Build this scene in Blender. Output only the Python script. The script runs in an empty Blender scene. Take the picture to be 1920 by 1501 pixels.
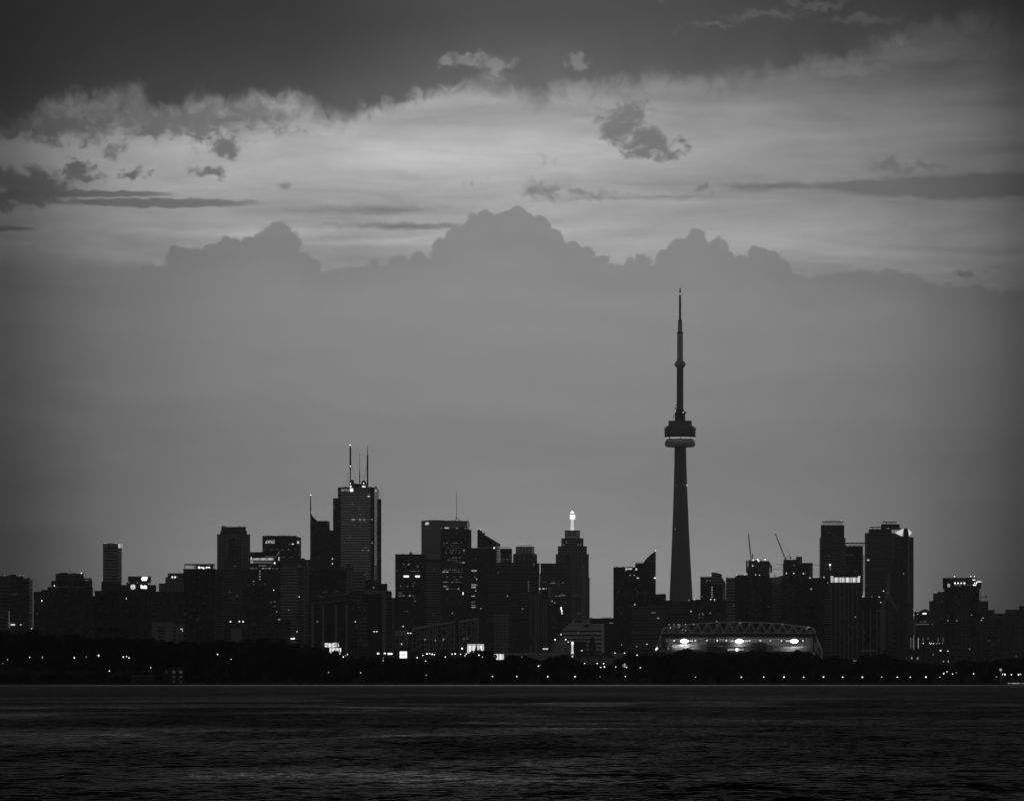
import bpy, bmesh, math, random
from mathutils import Vector, Matrix
random.seed(7)
S = bpy.context.scene
C = S.collection
F = 11004.0      # focal length in photograph pixels (1920 px wide): a 10 degree telephoto view
HOR = 1272.0     # photograph row of the horizon
EYE = 3.0        # camera height over the lake

# ------------------------------------------------------------------ node helpers
class G:
    def __init__(s, tree):
        s.t = tree; s.n = tree.nodes; s.l = tree.links
    def put(s, sock, v):
        if v is None: return
        if hasattr(v, 'is_output') or isinstance(v, bpy.types.NodeSocket): s.l.new(v, sock)
        else: sock.default_value = v
    def m(s, op, a, b=None, c=None, clamp=False):
        n = s.n.new('ShaderNodeMath'); n.operation = op; n.use_clamp = clamp
        s.put(n.inputs[0], a); s.put(n.inputs[1], b); s.put(n.inputs[2], c)
        return n.outputs[0]
    def add(s, a, b): return s.m('ADD', a, b)
    def sub(s, a, b): return s.m('SUBTRACT', a, b)
    def mul(s, a, b): return s.m('MULTIPLY', a, b)
    def v(s, op, a, b=None):
        n = s.n.new('ShaderNodeVectorMath'); n.operation = op
        s.put(n.inputs[0], a); s.put(n.inputs[1], b)
        return n.outputs['Value'] if op == 'LENGTH' else n.outputs[0]
    def xyz(s, x, y, z=0.0):
        n = s.n.new('ShaderNodeCombineXYZ'); s.put(n.inputs[0], x); s.put(n.inputs[1], y); s.put(n.inputs[2], z)
        return n.outputs[0]
    def sep(s, a):
        n = s.n.new('ShaderNodeSeparateXYZ'); s.l.new(a, n.inputs[0]); return n.outputs
    def mapr(s, x, a, b, c=0.0, d=1.0, smooth=True):
        n = s.n.new('ShaderNodeMapRange'); n.interpolation_type = 'SMOOTHSTEP' if smooth else 'LINEAR'
        for i, k in enumerate((x, a, b, c, d)): s.put(n.inputs[i], k)
        return n.outputs[0]
    def mix(s, f, a, b):
        n = s.n.new('ShaderNodeMix'); n.data_type = 'FLOAT'
        s.put(n.inputs[0], f); s.put(n.inputs[2], a); s.put(n.inputs[3], b)
        return n.outputs[0]
    def noise(s, vec, scale, detail=4.0, rough=.55, dim='3D', dist=0.0):
        n = s.n.new('ShaderNodeTexNoise'); n.noise_dimensions = dim
        s.put(n.inputs['Vector'], vec); n.inputs['Scale'].default_value = scale
        n.inputs['Detail'].default_value = detail; n.inputs['Roughness'].default_value = rough
        n.inputs['Distortion'].default_value = dist
        return n.outputs[0]
    def curve(s, x, pts):
        n = s.n.new('ShaderNodeFloatCurve'); c = n.mapping.curves[0]
        n.mapping.use_clip = False
        c.points[0].location = pts[0]; c.points[1].location = pts[-1]
        for p in pts[1:-1]: c.points.new(*p)
        for p in c.points: p.handle_type = 'AUTO_CLAMPED'
        n.mapping.update(); s.put(n.inputs['Value'], x); return n.outputs[0]
    def smax(s, a, b): return s.m('MAXIMUM', a, b)

# ------------------------------------------------------------------ sky (world, by direction: azimuth / elevation)
W = bpy.data.worlds.new('World'); S.world = W; W.use_nodes = True
def build_sky():
    W.node_tree.nodes.clear(); g = G(W.node_tree)
    tc = g.n.new('ShaderNodeTexCoord'); d = g.sep(tc.outputs['Generated'])
    az = g.m('ARCTAN2', d[0], d[1]); el = g.m('ARCSINE', d[2])
    # sky units: 0.52 degree of arc each
    X = g.m('MULTIPLY_ADD', az, F/100, 9.6)
    Y = g.m('MULTIPLY_ADD', el, -F/100, HOR/100)
    P = g.xyz(X, Y, 0.0)
    t = g.m('MULTIPLY_ADD', X, 1/20.0, .02, clamp=True)
    def cv(pts, ymax): return g.mul(g.curve(t, [((x+40)/2000, y/ymax) for x, y in pts]), ymax/100)
    # broad and fine turbulence
    nb = g.noise(P, .9, 3, .5); nf = g.noise(g.v('MULTIPLY', P, (1.0, .8, 1)), 3.4, 7, .58, dist=.7); nff = g.noise(P, 11.0, 4, .65); nw = g.noise(g.v('MULTIPLY', P, (.85, 1.15, 1)), 3.9, 7, .53, dist=.8); nmid = g.noise(P, 1.5, 3, .5)
    st = g.v('MULTIPLY', P, (.16, 1.0, 1.0))
    ns = g.noise(st, 1.6, 5, .55, dist=.6); ns2 = g.noise(st, 5.0, 4, .6, dist=.3)
    # warped point for ragged clouds
    wn = g.n.new('ShaderNodeTexNoise'); g.l.new(P, wn.inputs['Vector']); wn.inputs['Scale'].default_value = 3.2
    wn.inputs['Detail'].default_value = 8; wn.inputs['Roughness'].default_value = .56
    wv = g.v('MULTIPLY', g.v('SUBTRACT', wn.outputs['Color'], (.5, .5, .5)), (1.05, .60, 0))
    PW = g.v('ADD', P, wv)
    PT = g.v('ADD', P, g.v('MULTIPLY', wv, (.10, .09, 0)))
    PWs = g.v('ADD', P, g.v('MULTIPLY', wv, (.6, .25, 0)))
    # 1. pale upper sky with thin stretched veils
    D = g.curve(g.m('MULTIPLY', Y, 1/13.0, clamp=True), [(0, .48), (.08, .50), (.13, .57), (.18, .655), (.23, .68), (.28, .63), (.345, .60), (.40, .57), (1, .55)])
    D = g.add(D, g.mul(g.sub(ns, .5), .26))
    D = g.add(D, g.mul(g.sub(ns2, .5), .09))
    D = g.mul(D, g.mix(g.mapr(Y, 3.3, 4.5), g.curve(g.mul(X, 1/20.0), [(0, 1.0), (.1, 1.06), (.3, 1.0), (.55, .97), (.65, .88), (.75, .82), (1, .82)]), 1.03))
    D = g.mul(D, g.sub(1.0, g.mul(g.mul(g.mapr(X, 4.2, 7.5, .17, 0), g.mapr(Y, 2.1, 2.9, 1, 0)), 1.0)))
    D = g.mul(D, g.sub(1.0, g.mul(g.mapr(X, 15, 17.5, 0, .09), g.mapr(Y, 1.2, 2.6, 1, 0))))
    def blobs(lst, pt):
        acc = None
        for (x, y, rx, ry, k) in lst:
            q = g.v('LENGTH', g.v('MULTIPLY', g.v('SUBTRACT', pt, (x/100, y/100, 0)), (100/rx, 100/ry, 0)))
            c = g.mul(g.sub(1.0, q), k)
            acc = c if acc is None else g.smax(acc, c)
        return acc
    # 2. thin stratus bars
    bars = blobs([(1800, 356, 300, 27, 1), (1950, 352, 260, 30, 1), (1640, 352, 150, 16, 1), (300, 383, 230, 11, .9), (150, 368, 220, 8, .8), (700, 395, 260, 14, .35), (-40, 434, 120, 8, .8),
                  (1460, 352, 140, 11, .45), (760, 425, 240, 10, .4), (1250, 372, 220, 8, .3)], PWs)
    bm = g.mapr(g.add(bars, g.mul(g.sub(ns2, .5), .5)), .0, .42)
    D = g.mix(g.mul(bm, .82), D, .425)
    bright = blobs([(520, 440, 300, 16, 1), (640, 455, 260, 13, 1), (1120, 425, 180, 18, .6), (820, 300, 330, 60, .6), (1000, 265, 200, 40, .7)], PWs)
    D = g.add(D, g.mul(g.mapr(g.add(bright, g.mul(g.sub(ns, .5), .8)), 0, .9), .06))
    # 3. faint mid clouds, ragged dark clouds
    faint = blobs([(1015, 362, 60, 24, 1), (1090, 368, 85, 14, .8), (1315, 356, 32, 10, 1), (1400, 356, 45, 7, .8), (1660, 312, 55, 22, 1.1), (1720, 318, 80, 14, .8), (540, 354, 26, 8, .7),
                   (1810, 514, 32, 12, 1), (218, 292, 24, 17, .9), (540, 248, 24, 16, .7), (1740, 108, 70, 20, .9), (1850, 104, 60, 14, .8), (820, 235, 20, 8, .5), (884, 344, 16, 8, .5), (1020, 305, 14, 9, .5)], PW)
    fm = g.mapr(g.add(faint, g.mul(g.sub(nw, .5), 1.7)), .0, 1.0)
    D = g.mix(g.mul(fm, .62), D, .41)
    dark = blobs([(300, 228, 300, 46, .72), (470, 214, 110, 34, .8), (120, 240, 130, 40, .8), (1160, 238, 66, 40, 1), (1215, 270, 62, 34, 1.1), (1190, 213, 36, 30, .9), (1250, 288, 40, 18, .8), (1288, 270, 18, 14, .7),
                  (422, 278, 40, 26, 1), (402, 256, 28, 12, .8), (150, 318, 34, 20, 1), (160, 341, 40, 14, 1), (240, 329, 38, 15, 1), (404, 332, 46, 14, 1),
                  (48, 345, 84, 34, 1.2), (96, 352, 40, 34, 1), (50, 376, 100, 24, 1.1), (0, 328, 60, 18, 1), (10, 391, 50, 9, .8),
                  (195, 238, 48, 20, .95), (290, 250, 56, 22, 1), (372, 245, 26, 48, 1), (432, 226, 46, 24, .9), (95, 252, 54, 26, 1), (30, 240, 70, 30, 1),
                  (1580, 140, 110, 15, 1), (1480, 146, 90, 16, 1), (1640, 80, 80, 30, 1)], PW)
    dm = g.mapr(g.add(dark, g.mul(g.sub(nw, .5), 1.65)), -.04, .68)
    D = g.mix(g.mul(dm, .88), D, g.m('MULTIPLY_ADD', nb, .10, .385))
    # 4. far cumulus bank: crisp turrets over a smooth grey haze
    edge = cv([(-40, 494), (60, 487), (150, 489), (230, 496), (310, 492), (380, 482), (430, 468), (470, 464), (505, 452), (540, 455), (570, 485), (606, 508), (640, 502), (690, 494), (740, 492), (800, 486), (860, 462), (905, 438), (950, 426), (985, 426), (1015, 442), (1045, 464),
               (1080, 480), (1140, 492), (1190, 494), (1235, 494), (1270, 478), (1310, 468), (1350, 470), (1380, 482), (1420, 482), (1450, 492), (1475, 506), (1512, 522), (1560, 513), (1610, 506), (1660, 508), (1715, 513), (1735, 530), (1800, 536), (1830, 530), (1866, 552), (1900, 548), (1960, 541)], 700)
    turrets = None
    for (x, y, r) in ((520, 441, 29), (494, 456, 24), (545, 462, 26), (470, 462, 18), (430, 470, 27), (398, 478, 24), (336, 490, 26), (368, 488, 22), (566, 490, 22), (590, 503, 15), (975, 416, 31), (948, 424, 32), (905, 434, 36), (868, 456, 36), (1004, 430, 26), (1036, 462, 30), (1066, 476, 24), (838, 478, 30), (1098, 486, 22), (1126, 494, 17), (784, 496, 20), (744, 498, 20), (706, 503, 16),
                      (1306, 459, 26), (1344, 464, 21), (1274, 474, 28), (1250, 490, 24), (1418, 481, 25), (1392, 492, 21), (1442, 494, 23), (1372, 490, 18), (1468, 508, 20), (1202, 496, 18), (1216, 492, 12), (1180, 498, 15), (1320, 480, 32), (1660, 523, 17), (1700, 526, 15), (1608, 521, 15), (1856, 556, 14), (1832, 545, 14)):
        q = g.v('LENGTH', g.v('SUBTRACT', PT, (x/100, y/100, 0))); c = g.sub(r/100, q)
        turrets = c if turrets is None else g.smax(turrets, c)
    vo = g.n.new('ShaderNodeTexVoronoi'); vo.feature = 'F1'; g.l.new(PT, vo.inputs['Vector']); vo.inputs['Scale'].default_value = 3.3
    vo2 = g.n.new('ShaderNodeTexVoronoi'); g.l.new(PT, vo2.inputs['Vector']); vo2.inputs['Scale'].default_value = 8.5
    bump = g.add(g.add(g.mul(g.sub(.42, vo.outputs['Distance']), .26), g.mul(g.sub(.42, vo2.outputs['Distance']), .10)), g.mul(g.sub(nff, .5), .05))
    ins = g.add(g.smax(g.sub(Y, edge), turrets), g.mul(bump, .55))
    bw_ = g.add(g.mapr(X, 1.2, 3.4, .32, .028), g.mapr(X, 15, 18, 0, .05)); bk = g.mapr(ins, g.mul(bw_, -1), bw_)
    bank = g.curve(g.m('MULTIPLY', Y, 1/13.0, clamp=True), [(0, .53), (.38, .53), (.47, .535), (.56, .525), (.66, .505), (.74, .52), (.83, .545), (1, .53)])
    bank = g.add(bank, g.mul(g.sub(ns, .5), .05))
    bank = g.add(bank, g.mul(g.mapr(ins, 0, .9, -.018, 0.0), 1.0))
    bkw = g.mul(bk, g.mapr(X, 0.6, 3.2, .75, 1.0))
    D = g.mix(bkw, D, bank)
    # 5. heavy dark deck overhead, ragged underside, two holes
    low = cv([(-40, 262), (20, 240), (55, 232), (80, 196), (140, 184), (200, 196), (250, 190), (300, 205), (350, 204), (400, 196), (450, 202), (480, 184), (540, 184), (580, 208), (650, 232), (676, 208), (740, 200), (780, 186),
              (830, 172), (900, 164), (935, 172), (955, 178), (985, 186), (1020, 210), (1036, 182), (1100, 178), (1160, 178), (1230, 156), (1290, 150), (1340, 166), (1400, 164), (1450, 148), (1510, 128), (1560, 118),
              (1620, 104), (1655, 96), (1685, 80), (1730, 62), (1800, 60), (1870, 68), (1960, 86)], 300)
    dk = g.sub(low, Y)
    dks = g.sub(cv([(-40, 250), (300, 215), (650, 212), (960, 190), (1300, 165), (1550, 130), (1700, 70), (1960, 80)], 300), Y)
    rag = g.add(g.add(g.mul(g.sub(nf, .5), .72), g.mul(g.sub(nff, .5), .08)), g.mul(g.sub(nmid, .5), .28))
    holes = blobs([(930, 127, 50, 20, 1), (885, 116, 50, 12, .85), (838, 118, 30, 15, .85), (925, 148, 40, 12, .6), (1080, 116, 34, 19, 1), (1345, 48, 70, 9, .6), (1440, 34, 110, 12, .85), (1530, 16, 90, 11, .9), (1625, 46, 120, 13, .85), (1240, 12, 30, 16, .4), (1270, 65, 14, 20, .35)], PW)
    hm = g.mapr(g.add(holes, g.mul(g.sub(nf, .5), .9)), .05, .75)
    cov = g.mapr(g.add(dk, rag), -.22, g.smax(g.mapr(nb, .40, .62, .16, .46), g.mapr(X, 16.0, 18.5, 0, .55)))
    cov = g.mul(cov, g.sub(1.0, g.mul(hm, g.mapr(X, 11, 14, .8, .5))))
    dcol = g.curve(g.m('MULTIPLY', g.add(dks, g.mul(g.sub(nmid, .5), .5)), 1/3.0, clamp=True), [(0, .43), (.12, .38), (.3, .33), (.6, .285), (1, .27)])
    dcol = g.add(dcol, g.mul(g.sub(g.noise(st, .7, 4, .5), .5), .10))
    dcol = g.mul(dcol, g.curve(g.m('MULTIPLY', X, 1/20.0, clamp=True), [(0, .78), (.15, .70), (.25, .72), (.36, .86), (.48, .98), (.6, .92), (.72, .80), (.85, .62), (1, .58)]))
    D = g.mix(cov, D, dcol)
    # lens vignette put into the sky: darkened towards both sides of the view
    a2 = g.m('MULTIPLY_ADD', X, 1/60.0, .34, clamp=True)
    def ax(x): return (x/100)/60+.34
    fall = g.curve(a2, [(0, .50), (ax(-900), .47), (ax(-300), .46), (ax(-60), .50), (ax(0), .53), (ax(60), .61), (ax(140), .735), (ax(280), .88), (ax(620), 1.01), (ax(960), 1.03), (ax(1300), 1.01), (ax(1620), .925), (ax(1760), .81), (ax(1860), .67), (ax(1920), .545), (ax(1980), .50), (ax(2180), .52), (ax(2450), .74), (ax(2900), .92), (ax(3400), .95), (1, .95)])  # unseen sky past the right edge brightened so side glass reflects more
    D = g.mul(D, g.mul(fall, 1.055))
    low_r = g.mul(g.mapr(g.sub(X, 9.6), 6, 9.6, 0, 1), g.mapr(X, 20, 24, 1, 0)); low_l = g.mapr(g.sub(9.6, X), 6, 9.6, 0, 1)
    lowm = g.mul(g.add(low_r, low_l), g.mapr(Y, 7.5, 12.7, 0, .26))  # lower corners of the view darkened in the sky as well
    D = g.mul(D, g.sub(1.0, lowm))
    # unseen dome: set brighter behind to lift facades, darker overhead to dull the water
    away = g.smax(g.mapr(g.m('ABSOLUTE', az), .35, .9), g.mapr(el, .13, .3))
    D = g.mix(away, D, g.mul(g.mapr(el, .12, .75, SKY_REST, SKY_ZENITH), g.mapr(d[1], -.3, .6, 1.0, .62)))
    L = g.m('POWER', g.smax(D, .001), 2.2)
    sky = g.n.new('ShaderNodeTexSky'); sky.sky_type = 'NISHITA'; sky.sun_disc = False
    sky.sun_elevation = math.radians(1.5); sky.sun_rotation = math.radians(42); sky.air_density = 1.5; sky.dust_density = 3
    bw = g.n.new('ShaderNodeRGBToBW'); g.l.new(sky.outputs[0], bw.inputs[0])
    L = g.add(L, g.mul(bw.outputs[0], .01))
    L = g.mul(L, g.mapr(el, -.06, -.001, .15, 1.0))
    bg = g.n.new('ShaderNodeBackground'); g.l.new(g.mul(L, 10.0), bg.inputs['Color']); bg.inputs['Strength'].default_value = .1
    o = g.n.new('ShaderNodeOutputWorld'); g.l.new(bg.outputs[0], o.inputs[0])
SKY_REST = .34; SKY_ZENITH = .12
build_sky()
try: W.cycles.sampling_method = 'MANUAL'; W.cycles.sample_map_resolution = 2048
except Exception: pass
sl = bpy.data.lights.new('sun', 'SUN'); sl.energy = .02; sl.angle = math.radians(.5); sl.color = (1, .98, .96)
so = bpy.data.objects.new('sun', sl); C.objects.link(so)
_d = Vector((math.sin(math.radians(42)), math.cos(math.radians(42)), math.tan(math.radians(1.5))))
so.rotation_euler = _d.to_track_quat('Z', 'Y').to_euler(); so.location = (0, 0, 900)

# ------------------------------------------------------------------ materials (all greys: the picture is black and white)
MATS = {}
def mat(name, a, rough=.8, spec=.5, metal=0.0, var=.25, vs=.05):
    if name in MATS: return MATS[name]
    m = bpy.data.materials.new(name); m.use_nodes = True; MATS[name] = m
    g = G(m.node_tree); b = g.n['Principled BSDF']
    tc = g.n.new('ShaderNodeTexCoord')
    n = g.noise(tc.outputs['Object'], vs, 5, .6)
    c = g.mul(g.m('MULTIPLY_ADD', g.sub(n, .5), 2*var, 1.0), a)
    g.l.new(c, b.inputs['Base Color']); b.inputs['Roughness'].default_value = rough
    b.inputs['Metallic'].default_value = metal; b.inputs['Specular IOR Level'].default_value = spec
    return m
def facade(name, wall, glass, fh, thr, pw, pthr, grough=.15, wrough=.75, rows=True, cols=True, off=0.0):
    """storeys of height fh with glass over the top thr of each, bays of width pw"""
    m = bpy.data.materials.new(name); m.use_nodes = True; MATS[name] = m
    g = G(m.node_tree); b = g.n['Principled BSDF']
    tc = g.n.new('ShaderNodeTexCoord'); p = g.sep(tc.outputs['Object'])
    zf = g.mul(g.add(p[2], off), 1/fh); u = g.mul(g.m('MULTIPLY_ADD', p[1], .83, p[0]), 1/pw)
    mr = g.m('LESS_THAN', g.m('FRACT', zf), thr) if rows else 1.0
    mc = g.m('LESS_THAN', g.m('FRACT', u), pthr) if cols else 1.0
    k = g.mul(mr, mc)
    wn = g.n.new('ShaderNodeTexWhiteNoise'); wn.noise_dimensions = '2D'
    g.l.new(g.xyz(g.m('FLOOR', zf) if rows else 0.0, g.m('FLOOR', u)), wn.inputs['Vector'])
    big = g.noise(tc.outputs['Object'], .03, 5, .65)
    streak = g.noise(g.v('MULTIPLY', tc.outputs['Object'], (.25, .25, .012)), 1.0, 4, .6)
    wv = g.mul(g.add(g.mul(big, .5), g.m('MULTIPLY_ADD', streak, .7, .4)), wall)
    gv = g.mul(g.m('MULTIPLY_ADD', wn.outputs[0], 1.3, .35), glass)
    g.l.new(g.mix(k, wv, gv), b.inputs['Base Color'])
    g.l.new(g.mix(k, wrough, g.m('MULTIPLY_ADD', wn.outputs[0], .14, grough)), b.inputs['Roughness'])
    b.inputs['Specular IOR Level'].default_value = .6
    return m
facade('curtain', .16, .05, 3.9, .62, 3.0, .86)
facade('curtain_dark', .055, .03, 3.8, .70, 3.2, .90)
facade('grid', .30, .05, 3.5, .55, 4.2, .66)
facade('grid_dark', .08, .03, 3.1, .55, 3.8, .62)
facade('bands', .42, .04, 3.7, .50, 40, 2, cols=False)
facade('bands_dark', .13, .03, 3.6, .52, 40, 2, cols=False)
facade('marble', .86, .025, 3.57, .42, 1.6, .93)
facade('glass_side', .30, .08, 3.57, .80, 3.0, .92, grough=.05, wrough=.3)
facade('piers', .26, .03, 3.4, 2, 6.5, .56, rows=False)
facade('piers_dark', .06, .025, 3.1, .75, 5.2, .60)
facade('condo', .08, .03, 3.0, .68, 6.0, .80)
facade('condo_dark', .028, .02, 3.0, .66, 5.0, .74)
facade('low_bands', .78, .05, 4.2, .42, 60, 2, cols=False)
facade('seats', .30, .16, 1.0, .45, 1.2, .8, wrough=.8)
mat('concrete', .34, .8); mat('concrete_dark', .08, .8); mat('black_clad', .035, .55); mat('dark_clad', .07, .6)
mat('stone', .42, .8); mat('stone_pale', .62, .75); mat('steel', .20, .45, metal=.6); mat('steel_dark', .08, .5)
mat('white_paint', .85, .5); mat('roofing', .10, .85); mat('radome', .78, .5); mat('pole', .05, .5)
mat('bark', .04, .95); mat('blade', .36, .45); mat('glass_lantern', .30, .12); mat('shiny_panel', .20, .10)
def emit(name, s, sample=False):
    m = bpy.data.materials.new(name); m.use_nodes = True; MATS[name] = m
    g = G(m.node_tree); g.n.clear(); e = g.n.new('ShaderNodeEmission'); e.inputs['Strength'].default_value = s
    e.inputs['Color'].default_value = (1, 1, 1, 1)
    o = g.n.new('ShaderNodeOutputMaterial'); g.l.new(e.outputs[0], o.inputs[0])
    if not sample: m.cycles.emission_sampling = 'NONE'
    return m
emit('lamp_glow', 2.7); emit('lamp_mid', 1.5); emit('lamp_dim', .45)
emit('lit_full', 1.6); emit('lit_bright', .7); emit('lit_mid', .30); emit('lit_low', .10); emit('lit_faint', .035); emit('flood', 36); emit('lit_ring', .42); emit('dull_pane', .015)
def lit_panel(name, s0, s1, pitch):
    """a backlit wall: lamps at intervals wash its translucent panels unevenly"""
    m = bpy.data.materials.new(name); m.use_nodes = True; MATS[name] = m
    g = G(m.node_tree); g.n.clear(); tc = g.n.new('ShaderNodeTexCoord'); p = g.sep(tc.outputs['Object'])
    w = g.m('PINGPONG', g.mul(p[0], 1/pitch), .5)
    n = g.noise(tc.outputs['Object'], .12, 3, .5)
    k = g.mul(g.m('MULTIPLY_ADD', w, 1.6, .2), g.add(n, .35))
    e = g.n.new('ShaderNodeEmission'); g.l.new(g.mix(k, s0, s1), e.inputs['Strength']); e.inputs['Color'].default_value = (1, 1, 1, 1)
    o = g.n.new('ShaderNodeOutputMaterial'); g.l.new(e.outputs[0], o.inputs[0]); m.cycles.emission_sampling = 'NONE'
lit_panel('lit_wall', .18, 1.0, 5.5); lit_panel('lit_screen', .22, 1.25, 3.0); lit_panel('lit_terrace', .15, .55, 9.0); lit_panel('lit_louvre', .15, .6, 3.2)

# ------------------------------------------------------------------ mesh helpers
def wx(px, Y): return (px-960)/F*Y
def wz(py, Y): return EYE+(HOR-py)/F*Y
def ss(a, b, x):
    t = min(1, max(0, (x-a)/(b-a))); return t*t*(3-2*t)
def ground(x, y):
    r = ss(2900, 3160, y)
    h = .5+4.6*r+7.5*ss(3200, 5200, y)+3*ss(5200, 8000, y)
    h += r*8.0*ss(60, 330, -x*3150/max(y, 2900))*(1-.5*ss(3300, 6000, y))
    h += r*1.2*math.sin(x*.013+y*.004)
    return h
class MB:
    def __init__(s): s.v = []; s.f = []
    def quadloop(s, rings, cap=True):
        n = len(rings[0]); b = len(s.v)
        for r in rings: s.v += [tuple(p) for p in r]
        for i in range(len(rings)-1):
            for j in range(n):
                a = b+i*n+j; c = b+i*n+(j+1) % n
                s.f.append((a, c, c+n, a+n))
        if cap:
            s.f.append(tuple(b+j for j in reversed(range(n)))); s.f.append(tuple(b+(len(rings)-1)*n+j for j in range(n)))
    def box(s, x0, x1, y0, y1, z0, z1):
        s.quadloop([[(x0, y0, z0), (x1, y0, z0), (x1, y1, z0), (x0, y1, z0)], [(x0, y0, z1), (x1, y0, z1), (x1, y1, z1), (x0, y1, z1)]])
    def tube(s, pts, r, n=6, r1=None):
        pts = [Vector(p) for p in pts]; rings = []
        for i, p in enumerate(pts):
            t = (pts[min(i+1, len(pts)-1)]-pts[max(i-1, 0)]).normalized()
            u = t.cross(Vector((0, 1, 0)));
            if u.length < .1: u = t.cross(Vector((1, 0, 0)))
            u.normalize(); w = t.cross(u)
            rr = r if r1 is None else r+(r1-r)*i/(len(pts)-1)
            rings.append([p+(u*math.cos(6.2832*k/n)+w*math.sin(6.2832*k/n))*rr for k in range(n)])
        s.quadloop(rings)
    def lathe(s, prof, cx, cy, n=32, a0=0.0):
        s.quadloop([[(cx+r*math.cos(a0+6.2832*k/n), cy+r*math.sin(a0+6.2832*k/n), z) for k in range(n)] for r, z in prof])
    def ball(s, c, r, n=8):
        s.lathe([(max(.01, r*math.sin(math.pi*i/5)), c[2]-r*math.cos(math.pi*i/5)) for i in range(6)], c[0], c[1], n)
    def build(s, name, m, parent=None, smooth=False):
        o0 = parent_world(parent) if parent else Vector((0, 0, 0))
        me = bpy.data.meshes.new(name); me.from_pydata([Vector(p)-o0 for p in s.v], [], s.f); me.update()
        bm = bmesh.new(); bm.from_mesh(me); bmesh.ops.recalc_face_normals(bm, faces=bm.faces); bm.to_mesh(me); bm.free()
        me.materials.append(MATS[m])
        if smooth:
            for p in me.polygons: p.use_smooth = True
        o = bpy.data.objects.new(name, me); C.objects.link(o)
        if parent: o.parent = parent
        return o
def parent_world(p):
    v = Vector((0, 0, 0))
    while p: v = v+p.location; p = p.parent
    return v
LABELS = {}
def thing(name, label, cat, loc, group=None):
    o = bpy.data.objects.new(name, None); C.objects.link(o); o.location = loc; o.empty_display_size = 5
    o['label'] = label; o['category'] = cat
    if group: o['group'] = group
    LABELS.setdefault(label, []).append(o)
    return o
def tag(o, label, cat, group=None):
    o['label'] = label; o['category'] = cat
    if group: o['group'] = group
    LABELS.setdefault(label, []).append(o)
    return o

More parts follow.
